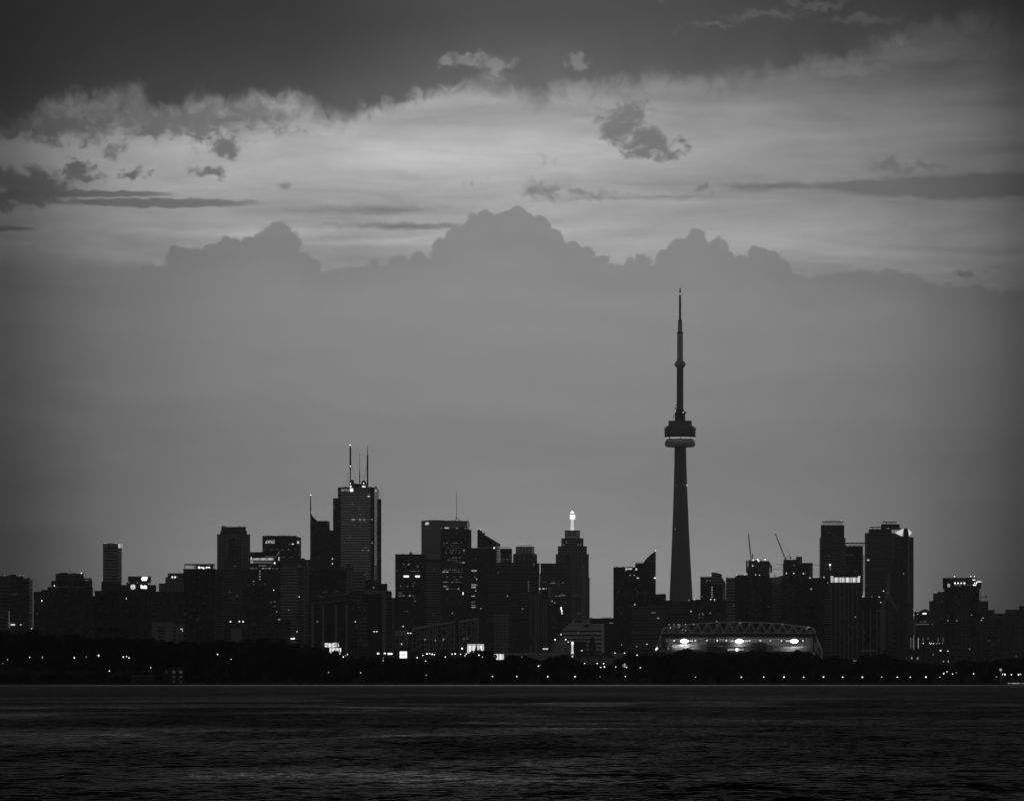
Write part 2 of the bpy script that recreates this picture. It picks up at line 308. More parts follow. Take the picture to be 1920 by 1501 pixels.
class Bld:
    """a building: photograph-sized pieces set at a real distance Y (metres) on the ground"""
    def __init__(s, name, label, cat, Y, xc, group=None):
        s.Y = Y; x = wx(xc, Y); s.g = ground(x, Y)
        s.root = thing(name, label, cat, (x, Y, s.g), group)
    def prism(s, part, pts, ytop, ybot=None, m='grid', parent=None):
        """pts: plan outline as (photo column, metres behind the front)"""
        z1 = wz(ytop, s.Y); z0 = (s.g-1.5) if ybot is None else wz(ybot, s.Y)
        b = MB(); L = [(wx(p, s.Y+0*d)*(1+d/s.Y), s.Y+d) for p, d in pts]
        b.quadloop([[(x, y, z0) for x, y in L], [(x, y, z1) for x, y in L]])
        return b.build(part, m, parent or s.root)
    def box(s, part, x0, x1, ytop, ybot=None, m='grid', dy=0.0, dep=30.0, side=0.0, parent=None):
        if side >= 0: pts = [(x0, dy), (x1-side, dy), (x1, dy+dep), (x0+min(side, .6*(x1-x0)), dy+dep)]
        else: pts = [(x0-side, dy), (x1, dy), (x1+max(side, -.6*(x1-x0)), dy+dep), (x0, dy+dep)]
        return s.prism(part, pts, ytop, ybot, m, parent)
    def poly(s, part, pts, dep, m, dy=0.0, parent=None):
        """front outline (photo points) with real depth"""
        Y = s.Y; b = MB()
        zb = s.g-1.5
        a = [(wx(x, Y), Y+dy, wz(y, Y) if y is not None else zb) for x, y in pts]
        b.quadloop([a, [(x*(1+dep/Y), y+dep, z) for x, y, z in a]])
        return b.build(part, m, parent or s.root)
    def tube(s, part, pts, rpx, m, dy=10.0, n=6, r1=None, parent=None):
        b = MB(); k = s.Y/F
        b.tube([(wx(x, s.Y), s.Y+dy, wz(y, s.Y)) for x, y in pts], rpx*k, n, None if r1 is None else r1*k)
        return b.build(part, m, parent or s.root)
    def lathe(s, part, prof, xc, m, dy=20.0, n=28, smooth=True, a0=0.0, parent=None):
        b = MB(); k = s.Y/F
        b.lathe([(max(.02, r*k), wz(y, s.Y) if y is not None else s.g-1.5) for r, y in prof], wx(xc, s.Y), s.Y+dy, n, a0)
        o = b.build(part, m, parent or s.root, smooth)
        if smooth:
            try:
                o.data.set_sharp_from_angle(angle=math.radians(32))
            except Exception: pass
        return o
    def wins(s, lst, m='lit_mid', part='window', dy=-.15, h=2.2, parent=None):
        """lit windows: (x, y, width px[, height px])"""
        for w in lst:
            x, y, ww = w[:3]; hh = w[3] if len(w) > 3 else h
            b = MB(); Y = s.Y; x0, x1 = wx(x-ww/2, Y), wx(x+ww/2, Y); z0, z1 = wz(y+hh/2, Y), wz(y-hh/2, Y)
            b.box(x0, x1, Y+dy-.12, Y+dy+.1, z0, z1)
            b.build(part, m, parent or s.root)
    def lamps(s, lst, m='lamp_mid', r=.55, dy=-.6, part='rooftop_lamp', parent=None):
        for (x, y) in lst:
            b = MB(); b.ball((wx(x, s.Y), s.Y+dy, wz(y, s.Y)), .85*r*s.Y/6000); b.build(part, m, parent or s.root)
    def text(s, body, x0, x1, ybase, m='lit_full', dy=-.5, part='sign_lettering', hpx=None, shear=0.0, parent=None):
        cu = bpy.data.curves.new(part, 'FONT'); cu.body = body; cu.size = 1; cu.extrude = .02; cu.shear = shear; cu.offset = .0
        f = bpy.data.objects.new('lettering_curve', cu); C.objects.link(f); bpy.context.view_layer.update()
        me = bpy.data.meshes.new_from_object(f.evaluated_get(bpy.context.evaluated_depsgraph_get())); bpy.data.objects.remove(f)
        me.materials.clear(); me.materials.append(MATS[m])
        o = bpy.data.objects.new(part, me); C.objects.link(o); bpy.context.view_layer.update()
        w = max(p[0] for p in o.bound_box)-min(p[0] for p in o.bound_box); h = max(p[1] for p in o.bound_box)
        mn = min(p[0] for p in o.bound_box); k = s.Y/F
        sx = (x1-x0)*k/w; sy = sx if hpx is None else hpx*k/h
        o.parent = parent or s.root
        r0 = s.root.location
        o.rotation_euler = (math.pi/2, 0, 0); o.scale = (sx, sy, sx)
        o.location = (wx(x0, s.Y)-mn*sx-r0.x, s.Y+dy-r0.y, wz(ybase, s.Y)-r0.z)
        return o
    def shape(s, part, pts, m, dy=-.4, dep=.3):
        return s.poly(part, pts, dep, m, dy)
# ------------------------------------------------------------------ the city, west to east
OT, CT = 'office tower', 'condo tower'
# wide banded block cut by the picture edge
b = Bld('office_block', 'wide dark banded office block running out of the picture edge, plant room on top', 'office block', 6000, 25)
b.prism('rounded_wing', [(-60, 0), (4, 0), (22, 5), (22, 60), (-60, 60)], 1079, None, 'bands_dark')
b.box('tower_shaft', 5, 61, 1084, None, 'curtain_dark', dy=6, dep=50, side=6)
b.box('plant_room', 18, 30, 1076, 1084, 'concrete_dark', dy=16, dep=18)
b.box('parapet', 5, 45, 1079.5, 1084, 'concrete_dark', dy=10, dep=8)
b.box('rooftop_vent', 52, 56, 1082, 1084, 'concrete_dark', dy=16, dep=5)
b.lamps([(9, 1078.5), (37, 1078.5), (44, 1078.5)], 'lamp_dim')
b.wins([(24, 1170.5, 8, 3)], 'lit_bright'); b.wins([(39, 1170.5, 3.5, 2.5)], 'lit_mid'); b.wins([(27, 1114, 12, 1.2), (3, 1156, 8, 1)], 'lit_faint')
b.wins([(17.3-.3*(i % 2), 1147+i*3.6, 1.2, 1.4) for i in range(9)], 'lit_mid', dy=-.3)
b = Bld('apartment_block', 'small dark stepped block squeezed between the edge block and the stepped condo', 'apartment block', 6500, 76)
b.box('wing', 63, 90, 1109, None, 'grid_dark', dep=25); b.box('tower_shaft', 77, 92, 1105, None, 'grid_dark', dy=6, dep=20)
b.box('rooftop_stack', 72, 75, 1107.6, 1109, 'concrete_dark', dy=8, dep=4)
b.lamps([(78.5, 1125.5)], 'lamp_glow'); b.wins([(65, 1127.5, 1.5, 1.5), (70, 1150, 1.6, 1.4)], 'lit_low')
b = Bld('condo_tower', 'broad black condo with stepped top and one bright roof lamp, beside the white-crowned tower', CT, 5700, 130)
b.box('podium', 75, 92, 1145, None, 'condo_dark', dy=-3, dep=30); b.box('lower_step', 84, 178, 1117, None, 'condo_dark', dep=34)
b.box('tower_shaft', 89, 174, 1100, None, 'condo_dark', dy=4, dep=26); b.box('upper_step', 96, 173, 1088, 1101, 'condo_dark', dy=6, dep=22)
b.box('penthouse', 104, 157, 1074.5, 1089, 'condo', dy=9, dep=16); b.box('mechanical_room', 157, 172, 1083, 1089, 'glass_lantern', dy=9, dep=14)
for x0, x1, y in ((112, 127, 1072.6), (137, 142, 1073)): b.box('roof_hump', x0, x1, y, 1075, 'concrete_dark', dy=12, dep=8)
b.tube('davit', [(131, 1074), (128.6, 1068.5)], .45, 'steel_dark', dy=14)
b.box('cornice', 88.5, 157, 1099.3, 1101, 'concrete', dy=2.5, dep=2)
for x in (110, 126, 142, 158): b.box('pier', x, x+4, 1102, None, 'concrete_dark', dy=3.2, dep=1.2)
b.lamps([(152.5, 1074), (102, 1097.5)], 'lamp_glow'); b.wins([(161, 1087.5, 5, 1.8), (166, 1088, 2, 1.2)], 'lit_low', dy=8.6); b.wins([(124, 1099, 4, 1)], 'lit_faint')
b = Bld('office_tower', 'slim octagonal tower with lit white louvred crown, standing alone', OT, 7000, 211)
b.prism('tower_shaft', [(193, 14), (197, 0), (221, 0), (228, 16), (228, 40), (193, 40)], 1026, 1098, 'bands')
b.prism('crown', [(192.6, 14), (196, -1), (221.5, -1), (229.6, 15), (229.6, 42), (192.6, 42)], 1018.5, 1027, 'white_paint')
for i in range(4): b.prism('louvre', [(195.6, -1.6), (221.4, -1.6), (221.4, -1), (195.6, -1)], 1020+i*2, 1020.8+i*2, 'black_clad')
b.box('crown_slot', 202.6, 206, 1018.8, 1027.4, 'black_clad', dy=-1.5, dep=1.4)
p = b.prism('lit_crown_face', [(221.7, -1.6), (229.7, 14.4), (229.9, 14.2), (221.9, -1.9)], 1019, 1026.5, 'lit_louvre')
for i in range(20): b.prism('balcony_slab', [(220.6, -1), (229, 15.5), (229, 17), (220, 1)], 1029+i*3.5, 1029.7+i*3.5, 'stone')
b.box('podium', 190, 226, 1090, None, 'condo_dark', dy=-8, dep=50)
b.box('rooftop_vent', 206.5, 209.5, 1016.8, 1018.6, 'steel_dark', dy=12, dep=4)
b.lamps([(197, 1017.8), (217.5, 1017.8)], 'lamp_dim', dy=3)
b = Bld('slab_block', 'long low dark slab block below the white-crowned tower, overhanging flat roof', 'apartment block', 5900, 260)
b.box('west_wing', 178, 266, 1109, None, 'condo_dark', dep=22); b.box('east_wing', 265, 345, 1110, None, 'grid_dark', dy=2, dep=24)
b.box('roof_slab', 176.5, 267, 1107, 1109, 'black_clad', dy=-1.2, dep=25); b.box('roof_rim', 265, 345, 1108.6, 1110, 'black_clad', dy=.8, dep=26)
b.box('stair_tower', 262, 267, 1106, None, 'concrete_dark', dy=-2, dep=6)
for i in range(7): b.box('balcony_slab', 180, 262, 1118+i*9, 1119+i*9, 'concrete_dark', dy=-1.4, dep=1.6)
b.wins([(238, 1142, 1.6, 1.4), (300, 1156, 1.5, 1.4)], 'lit_faint'); b.lamps([(237, 1121.7)], 'lamp_mid')
b = Bld('office_block', 'low rise office block carrying three lit signs: a round emblem and two wordmarks', 'office block', 6400, 260)
b.box('tower_shaft', 237, 277, 1091, None, 'curtain_dark', dep=30); b.box('sign_parapet', 240, 283, 1080, 1091.2, 'dark_clad', dy=1, dep=24)
b.box('east_annex', 276, 293, 1096, None, 'grid_dark', dy=3, dep=26); b.box('west_annex', 226, 238, 1096, None, 'grid_dark', dy=3, dep=26)
for x in (278, 280.6, 282.4): b.box('support_post', x-.35, x+.35, 1090.8, 1096.5, 'steel_dark', dy=4, dep=1)
b.tube('flagpole', [(259.4, 1081), (259.4, 1072)], .25, 'steel_dark', dy=6)
b.shape('sign_wordmark', [(264.6, 1084.3), (266.2, 1081.6), (268, 1080.9), (276.6, 1080.9), (276.8, 1082.6), (274.6, 1088.2), (267.6, 1088.3), (265.5, 1087)], 'lit_full', dy=.4)
b.shape('sign_counter', [(269, 1082.9), (271.2, 1084.4), (269.4, 1086.2)], 'black_clad', dy=.15, dep=.2)
b.shape('sign_wordmark', [(263.6, 1096), (265.8, 1095.8), (266.4, 1097.2), (269, 1097.4), (270, 1098.4), (270, 1102.8), (264, 1102.6)], 'lit_full')
b.shape('sign_wordmark', [(270.7, 1096.4), (272.6, 1096.6), (275.2, 1098), (275.9, 1100), (275.2, 1103.4), (270.8, 1103.2)], 'lit_full')
b.lathe('round_emblem', [(.1, 1095), (3.2, 1095.7), (4.6, 1098), (4.7, 1100), (4, 1102.5), (2, 1104.2), (.1, 1104.5)], 249.3, 'lit_bright', dy=-.2, n=16)
for pts in ([(248.6, 1095.6), (250.2, 1095.6), (249.6, 1098)], [(248.2, 1101.6), (249.4, 1100), (250.4, 1101.6), (249.4, 1102.6)], [(246.2, 1099.8), (247.4, 1098.8), (247.6, 1100.2)], [(251, 1098.8), (252.4, 1099.6), (251.4, 1100.4)]):
    b.shape('emblem_mark', pts, 'dark_clad', dy=-3.4, dep=.3)
b.lamps([(241.7, 1091.6), (258, 1091.6), (251.4, 1077.6)], 'lamp_dim')
b = Bld('apartment_block', 'mid grey block with three roof steps and a pair of lit attic windows', 'apartment block', 6700, 330)
b.box('low_step', 298, 346, 1093, None, 'grid', dep=30); b.box('middle_step', 310, 346, 1081.5, 1094, 'grid', dy=2, dep=26); b.box('attic', 314.5, 346, 1074, 1082, 'concrete_dark', dy=4, dep=22)
b.tube('mast', [(298.6, 1094), (298.6, 1090)], .3, 'steel_dark')
b.wins([(323, 1081.4, 2.6, 2.8), (328.3, 1081.4, 2.6, 2.8)], 'lit_full', dy=1.6); b.wins([(332.5, 1081.4, 1.4, 2.4)], 'lit_low', dy=1.6)
b = Bld('condo_tower', 'black condo with open roof frame around a lit penthouse, ragged balconies on one flank', CT, 5650, 380)
b.box('tower_shaft', 344, 405, 1067, None, 'condo_dark', dep=28); b.box('balcony_wing', 404, 418, 1068, None, 'condo_dark', dy=3, dep=26)
for x in (346, 364, 384, 401): b.box('frame_post', x, x+1.1, 1057.5, 1067.2, 'black_clad', dy=2, dep=1)
b.box('frame_beam', 345.6, 402.6, 1056.6, 1058.4, 'black_clad', dy=1.6, dep=22); b.box('penthouse', 367, 400, 1058, 1067.2, 'glass_lantern', dy=10, dep=12); b.box('roof_slab', 343, 406, 1066, 1068, 'black_clad', dy=-1, dep=30)
b.wins([(372.2, 1063, 3.6, 3.4), (377, 1063, 3, 1.6), (380.5, 1064.2, 3, 3), (383.4, 1065.6, 1.6, 2), (386.3, 1063.2, 2.4, 2.6), (389.6, 1062.6, 2.2, 2), (392, 1063, 1.6, 2.2)], 'lit_full', dy=9.6)
b.wins([(363, 1060, 10, 1), (366, 1063.4, 1, 6)], 'lit_low', dy=1.4)
for i in range(26): b.box('balcony_slab', 402, 420-(.9 if i % 3 else 0), 1071+i*5, 1072+i*5, 'concrete', dy=-1.6, dep=20)
for x in (352, 372, 392): b.box('pier', x, x+3, 1069, None, 'concrete_dark', dy=-.8, dep=1)
b.wins([(347, 1150, 1.3, 1.4)], 'lit_low'); b.wins([(352+6*(i % 5), 1110+(i*17) % 70, 2, 1.2) for i in range(7)], 'lit_faint')
b = Bld('apartment_block', 'pale low block half hidden by trees under the dark condo, square dark windows', 'apartment block', 5000, 300)
b.box('wall', 285, 322, 1166, None, 'concrete', dep=20); b.box('east_wing', 322, 346, 1170, None, 'grid', dy=2, dep=20)
for i in range(4): b.box('window_band', 296, 309, 1174+i*6, 1177+i*6, 'black_clad', dy=-.3, dep=.4)
b.wins([(340, 1178.6, 3.4, 1.6), (342, 1181.6, 1.2, 2)], 'lit_bright', dy=1.6); b.wins([(331+3.4*(i % 4), 1173+4*(i//4), 1.2, 1.3) for i in range(16)], 'lit_faint', dy=1.6)
# downtown, west part
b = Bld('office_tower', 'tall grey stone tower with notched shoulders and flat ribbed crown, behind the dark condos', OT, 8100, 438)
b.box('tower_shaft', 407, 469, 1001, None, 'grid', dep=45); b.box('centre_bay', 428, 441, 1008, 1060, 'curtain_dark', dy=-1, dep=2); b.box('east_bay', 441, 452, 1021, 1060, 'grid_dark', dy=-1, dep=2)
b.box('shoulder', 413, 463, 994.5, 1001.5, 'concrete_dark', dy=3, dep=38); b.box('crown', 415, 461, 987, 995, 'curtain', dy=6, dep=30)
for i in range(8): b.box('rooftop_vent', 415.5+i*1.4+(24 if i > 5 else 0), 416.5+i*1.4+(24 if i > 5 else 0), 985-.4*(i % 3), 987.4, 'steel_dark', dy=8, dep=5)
for x in (415, 421.5, 455, 460): b.box('crown_rib', x, x+.8, 986, 995, 'stone', dy=5.4, dep=.8)
b.wins([(449, 1031.3, 2.6, 1.8)], 'lit_mid'); b.wins([(418, 1012, 1.4, 1)], 'lit_faint')
b = Bld('office_tower', 'dark round-shouldered tower in front of the notched stone tower', OT, 7400, 438)
b.box('tower_shaft', 420, 453, 1050, None, 'bands_dark', dep=30); b.box('east_wing', 452, 472, 1068, None, 'curtain_dark', dy=3, dep=28); b.box('west_wing', 418, 421, 1066, None, 'bands_dark', dy=3, dep=28)
b.box('parapet', 425, 450, 1047.8, 1050.2, 'concrete_dark', dy=4, dep=20)
b.wins([(439, 1060, 1.6, 1.6), (443, 1060, 1.2, 1.4), (430.5, 1109, 1.6, 2.2), (444.8, 1116.4, 2, 1.8)], 'lit_low'); b.wins([(433, 1141, 1.6, 1.4), (436, 1120, 12, .8)], 'lit_faint')
b = Bld('office_tower', 'flat topped black glass tower with slanted lit lettering near its upper corner', OT, 8200, 528)
b.box('tower_shaft', 492, 564, 1005.5, None, 'curtain_dark', dep=60, side=8)
b.box('parapet', 493, 556, 1003.8, 1005.8, 'dark_clad', dy=4, dep=40); b.box('plant_room', 500, 512, 1003.2, 1005, 'dark_clad', dy=12, dep=16)
for x in (527, 531.2, 534.8, 542): b.box('rooftop_vent', x-.6, x+.6, 1002.2, 1004.2, 'steel_dark', dy=14, dep=4)
b.prism('corner_glass', [(556.3, -.4), (564.2, 59.6), (564.6, 59.6), (556.7, -.4)], 1006, 1058, 'glass_side')
b.text('KPMG', 497.6, 515.4, 1018.6, 'lit_bright', hpx=5.2, shear=.3)
for i in range(4): b.shape('lettering_box', [(499.6+i*4, 1013.2), (503+i*4, 1013.2), (503.4+i*4, 1011.2), (500+i*4, 1011.2)], 'lit_low')
b.wins([(549, 1019.2, 3.8, 2.2)], 'lit_bright'); b.wins([(558.9, 1016, 2.6, 5)], 'lit_bright', dy=10); b.wins([(543.5, 1019.2, 2, 1.4), (541, 1029.6, 2.4, 2.2), (530, 1030, 3, 1.6)], 'lit_low')
b.wins([(496, 1030, 7, 1.2), (510, 1030, 8, 1.3), (520, 1030, 5, 1.2), (553, 1029, 3, 1.4), (528, 1044.6, 5, 1.6), (533, 1044.4, 4, 1.8), (546, 1044, 7, 1.6), (536, 1024, 3, 1)], 'lit_faint')
b = Bld('office_tower', 'stepped tower with slanted roof wing and glowing white terrace bands under it', OT, 7700, 500)
b.box('tower_shaft', 469, 531, 1059, None, 'curtain_dark', dep=40); b.box('upper_storey', 469, 519, 1043, 1059.2, 'dark_clad', dy=3, dep=30)
b.poly('roof_wing', [(469, 1046), (469, 1034.6), (512, 1034), (519, 1033), (525.4, 1032.2), (519.6, 1040.4), (514, 1045)], 26, 'black_clad', dy=2)
b.poly('wing_edge', [(518.4, 1039.8), (523.6, 1032.6), (525.4, 1032.4), (520.2, 1040.6)], .6, 'lit_low', dy=1.2)
b.wins([(491, 1047.6, 44, 4.2)], 'lit_terrace', dy=2.6, part='terrace_glow'); b.wins([(489, 1053.6, 40, 2.8)], 'lit_low', dy=2.5, part='terrace_glow')
b.wins([(472, 1053.2, 5, 4)], 'lit_mid', dy=2.4, part='terrace_glow'); b.lamps([(514.6, 1055)], 'lamp_glow', r=.9, dy=2); b.lamps([(471, 1045)], 'lamp_mid', dy=2)
b.wins([(523, 1047, 1.6, 7)], 'lit_bright'); b.wins([(507, 1043, 22, .9)], 'lit_low', dy=1.6)
b.wins([(487, 1060, 3, 3), (494, 1060, 9, 2.2), (508, 1060, 1.6, 2), (493.5, 1065, 5, 2.2), (499.5, 1065, 5, 2.2), (505.5, 1064.8, 5, 2.2), (472.5, 1065, 7, 1.6), (480, 1065, 5, 1.4), (512, 1065.2, 4, 1.2), (519, 1065.4, 4, 1.2)], 'lit_low')
b.wins([(493.5, 1065, 3.4, 1.6), (505.5, 1064.8, 3, 1.6)], 'lit_mid', dy=-.3)
b.wins([(487.2, 1070+5.1*i, 2.4, 1.8) for i in range(4)], 'lit_mid'); b.wins([(476, 1089.2, 2.6, 1.4), (475.6, 1094, 2.6, 1.4), (497, 1094, 1.6, 1.6), (462.5, 1089.2, 1.8, 1.8)], 'lit_low')
b.lamps([(456.8, 1089.2), (475.8, 1089)], 'lamp_dim')
b = Bld('apartment_tower', 'mid grey tower with fine horizontal bands and rounded top, beside the lettered glass tower', 'apartment tower', 7300, 548)
b.prism('tower_shaft', [(526, 12), (532, 0), (557, 0), (566, 12), (566, 40), (526, 40)], 1059, None, 'bands'); b.box('roof_drum', 531, 560, 1056.5, 1059.2, 'concrete_dark', dy=8, dep=24)
b.box('east_wing', 565, 582, 1062, None, 'grid', dy=6, dep=30); b.wins([(541.5, 1143, 1.8, 1.6), (519, 1146.6, 1.8, 1.8)], 'lit_mid'); b.lamps([(561, 1118.4), (513.3, 1105.6)], 'lamp_mid')
b.wins([(515, 1127, 4, 1.4), (508, 1128.6, 3, 1.2), (515, 1136, 4, 1.2)], 'lit_low', dy=-.4)
b = Bld('office_tower', 'small grey tower with pitched top wedged before the swooping spire tower', OT, 8300, 572)
b.poly('tower_shaft', [(563, None), (563, 1050), (566, 1046), (571, 1046), (573, 1050), (581, 1050), (581, None)], 25, 'curtain')
b.box('parapet', 573, 581, 1048.6, 1050.2, 'stone', dy=2, dep=8)
b.wins([(576.6, 1056, 1, 8)], 'lit_faint')
b = Bld('podium_block', 'low dark block with three square lamps and a pale end wall among the treetops', 'low block', 4700, 455)
b.box('wall', 420, 545, 1164, None, 'grid_dark', dep=30); b.box('roof_slab', 424, 470, 1160, 1164.4, 'black_clad', dy=-1, dep=18); b.box('pale_end_wall', 433, 452, 1178, None, 'concrete', dy=-3, dep=2)
b.box('east_hall', 483, 545, 1163, 1168, 'concrete_dark', dy=-1, dep=18)
b.lamps([(432.2, 1164.4), (448.8, 1164.2), (456, 1164.4)], 'lamp_mid', r=1.0); b.wins([(523.4, 1160.8, 4, 2)], 'lit_mid'); b.lamps([(557, 1183.5)], 'lamp_mid', dy=-2); b.wins([(547, 1196.8, 4, 2), (551, 1196.4, 4, 2.4)], 'lit_full', dy=-2)
b = Bld('office_tower', 'dark tower with a swooping concave roofline rising to a tall lit spire', OT, 8300, 604)
sw = [(582, 957), (583.4, 962), (585.6, 966.6), (588.4, 970), (591.6, 973), (595, 976.2)]
b.poly('tower_shaft', [(581.6, None), (581.6, 957)]+sw[1:]+[(616, 976), (618.2, 978), (618.2, 993), (625, 994.4), (625, None)], 45, 'curtain_dark')
b.tube('spire', [(582.2, 958), (582.2, 929)], 1.1, 'steel_dark', dy=1, r1=.7); b.lathe('spire_collar', [(1.3, 958), (1.5, 956.6), (1.3, 955)], 582.2, 'steel_dark', dy=1, n=8)
b.lamps([(582.4, 927.6)], 'lamp_glow', dy=1); b.box('terrace', 581, 600, 1046, 1047.6, 'concrete', dy=-2, dep=2); b.box('lower_wing', 581, 633, 1048, None, 'curtain', dy=-3, dep=8)
b.wins([(616, 979.6, 3, 1.4)], 'lit_low'); b.wins([(585, 1019, 2, 1)], 'lit_faint'); b.lamps([(623.4, 1047), (623.4, 1056.3)], 'lamp_mid', dy=-4)
b = Bld('bank_tower', 'tallest bank tower, pale stone with dark window bands and corner strips, three rooftop masts', OT, 8150, 672)
b.prism('tower_shaft', [(634, 0), (701, 0), (709.6, 70), (640, 70)], 913, None, 'marble')
b.box('corner_strip', 633.6, 638.6, 913.4, None, 'curtain_dark', dy=-1.2, dep=1.0); b.box('corner_strip', 695, 701.4, 913.4, None, 'curtain_dark', dy=-1.2, dep=1.0)
b.box('attic_panel', 639, 694.6, 913, 923.6, 'stone', dy=-1.0, dep=.9)
b.prism('side_face', [(701.5, .5), (710.2, 69.5), (710.8, 69.5), (702.1, .5)], 914, 1059, 'glass_side')
b.box('west_wing', 624.4, 634.4, 933, None, 'curtain_dark', dy=14, dep=44); b.box('east_wing', 709.4, 715, 932.4, None, 'curtain_dark', dy=68, dep=24)
b.poly('roof_crown', [(654, 913.2), (654, 901.5), (657, 903.4), (662, 904.8), (669, 906), (676, 906.4), (690, 905.6), (690, 913.2)], 30, 'concrete_dark', dy=10)
for x0, x1, y in ((644, 652, 911.6), (691, 698, 911.8), (703, 707, 911)): b.box('roof_hump', x0, x1, y, 913.4, 'concrete_dark', dy=14, dep=10)
mst = b.tube('mast', [(656.2, 905), (656.2, 876)], 1.0, 'steel_dark', dy=18); b.tube('mast_upper_stage', [(656.3, 876), (656.3, 837)], 1.5, 'steel_dark', dy=18, parent=mst); b.tube('mast_tip', [(656, 837), (655.8, 832.6)], .7, 'steel_dark', dy=18, parent=mst)
mst = b.tube('mast', [(688.6, 912), (688.6, 853)], 1.4, 'steel_dark', dy=18); b.tube('mast_tip', [(688.6, 853), (688.4, 835)], .7, 'steel_dark', dy=18, r1=.4, parent=mst)
mst = b.tube('mast', [(673.6, 906), (673.6, 885)], .9, 'steel_dark', dy=22); b.tube('mast_tip', [(673.6, 885), (673.4, 848)], .45, 'steel_dark', dy=22, r1=.25, parent=mst)
for i in range(14): b.lathe('antenna_ring', [(1.2, 842+i*2.6), (2.1, 842.5+i*2.6), (1.2, 843.2+i*2.6)], 656.3, 'steel_dark', dy=18, n=8, smooth=False)
for i in range(13): b.lathe('antenna_ring', [(1.2, 856+i*3.2), (1.9, 856.6+i*3.2), (1.2, 857.4+i*3.2)], 688.6, 'steel_dark', dy=18, n=8, smooth=False)
for pts in ([(656, 862), (648, 912)], [(656.4, 862), (668, 905)], [(688.4, 870), (678, 906)], [(688.4, 862), (680, 906)]): b.tube('guy_wire', pts, .16, 'steel_dark', dy=18, n=4)
b.poly('dish_cluster', [(656.4, 905), (657, 898.6), (662, 898), (663.4, 902), (663, 906)], 6, 'steel_dark', dy=16); b.poly('dish_cluster', [(677, 906), (677.4, 901.4), (681, 899.4), (685.6, 901), (686, 906)], 6, 'steel_dark', dy=16)
b.lamps([(656, 833), (656.3, 873)], 'lamp_glow', r=.6, dy=16); b.lamps([(656.6, 905.4), (681.8, 905.4)], 'lamp_mid', dy=8, r=.7); b.lamps([(657, 911.2), (680.6, 911.2)], 'lamp_glow', r=.9, dy=8); b.wins([(683.8, 911.5, 3.4, 1.4)], 'lit_full', dy=8)
b.text('BMO', 640, 654.6, 920.6, 'lit_mid', hpx=4.2, dy=-1.6)
b.shape('sign_roundel', [(656.4, 916), (657.6, 915.2), (660.8, 915.4), (662, 916.6), (662, 920), (660.6, 921.2), (657.4, 921), (656.2, 919.6)], 'lit_full', dy=-1.5)
b.shape('roundel_bars', [(657.4, 918.4), (660.4, 917.2), (660.6, 917.8), (657.6, 919)], 'lit_mid', dy=-1.9)
b.wins([(704.4, 919, 1.4, 3)], 'lit_bright', dy=16)
b.wins([(691.6, 930, 3.6, 2)], 'lit_bright', dy=-1.4)
b.wins([(662.4, 973.8, 6, 2), (675, 973.8, 3.4, 2), (683, 973.8, 3, 2), (697.6, 973.8, 2.6, 2), (697.8, 1017, 2, 1.8), (680, 1031.2, 1.6, 1.4), (690.6, 1031.2, 1.8, 1.6)], 'lit_mid', dy=-1.4)
b.wins([(661, 944.8, 2.6, 1.8), (672.8, 954.6, 1.8, 1.6), (672.8, 949.6, 1.4, 1.4), (665.4, 984, 1.8, 1.6), (656.6, 1006.8, 1.8, 1.5), (645.8, 1016.4, 2, 1.5), (684, 1026.4, 2, 1.6), (687.4, 1026.4, 1.8, 1.6), (650.4, 1026.6, 1.4, 1.4), (676.4, 1040.9, 1.6, 1.4), (669.4, 969.2, 1.8, 1.5), (626.6, 950, 1.6, 1.4), (672, 964, 1.4, 1.4), (676.6, 964, 2, 1.4)], 'lit_low', dy=-1.4)
b.wins([(653.5, 954.6, 2, 1.4), (676, 940.3, 2, 1.4), (679, 930, 10, 1.2), (645, 993.4, 2.4, 1.4), (650.6, 993.4, 1.6, 1.4), (671.6, 1012, 2, 1.4), (657, 1021.2, 2, 1.4), (660, 1031.6, 2, 1.4), (652, 1041, 2, 1.4), (664, 1041, 2, 1.4), (660.4, 1036, 2, 1.4), (711.6, 981.7, 1.4, 1.4), (711.6, 1042, 1.4, 1.4)], 'lit_faint', dy=-1.4)
# dark cluster below the bank tower
b = Bld('condo_tower', 'black curve-topped tower standing in front of the tallest bank tower', CT, 6600, 616)
b.poly('tower_shaft', [(585, None), (585, 1071), (592, 1068.6), (616, 1067), (640, 1068.4), (648, 1070.4), (648, None)], 30, 'condo_dark'); b.box('west_step', 579.6, 586, 1078, None, 'condo_dark', dy=2, dep=24)
b.box('roof_rim', 590, 642, 1066, 1069, 'black_clad', dy=8, dep=14); b.wins([(611, 1108.6, 4, 1.6), (631, 1108.2, 4, 1.6), (589, 1120, 4, 1.4), (600, 1117, 3, 1.6)], 'lit_faint'); b.lamps([(609, 1119.4)], 'lamp_dim', r=.8)
for i in range(9): b.box('balcony_slab', 586, 647, 1074+i*4.6, 1074.8+i*4.6, 'concrete_dark', dy=-1, dep=1.2)
b = Bld('apartment_tower', 'plain grey tower with small raised roof block, at the foot of the tallest bank tower', 'apartment tower', 7100, 660)
b.box('tower_shaft', 639, 662, 1061, None, 'grid', dep=26); b.box('roof_block', 650, 657, 1056, 1061.2, 'concrete_dark', dy=6, dep=12); b.box('east_wing', 661, 686, 1073, None, 'bands', dy=2, dep=24)
b.wins([(645.5, 1104, 1.5, 1.4), (684, 1077, 2.4, 1.4)], 'lit_low')
b = Bld('office_block', 'black stepped block rising beside the gap of open sky, under the tallest bank tower', 'office block', 6300, 708)
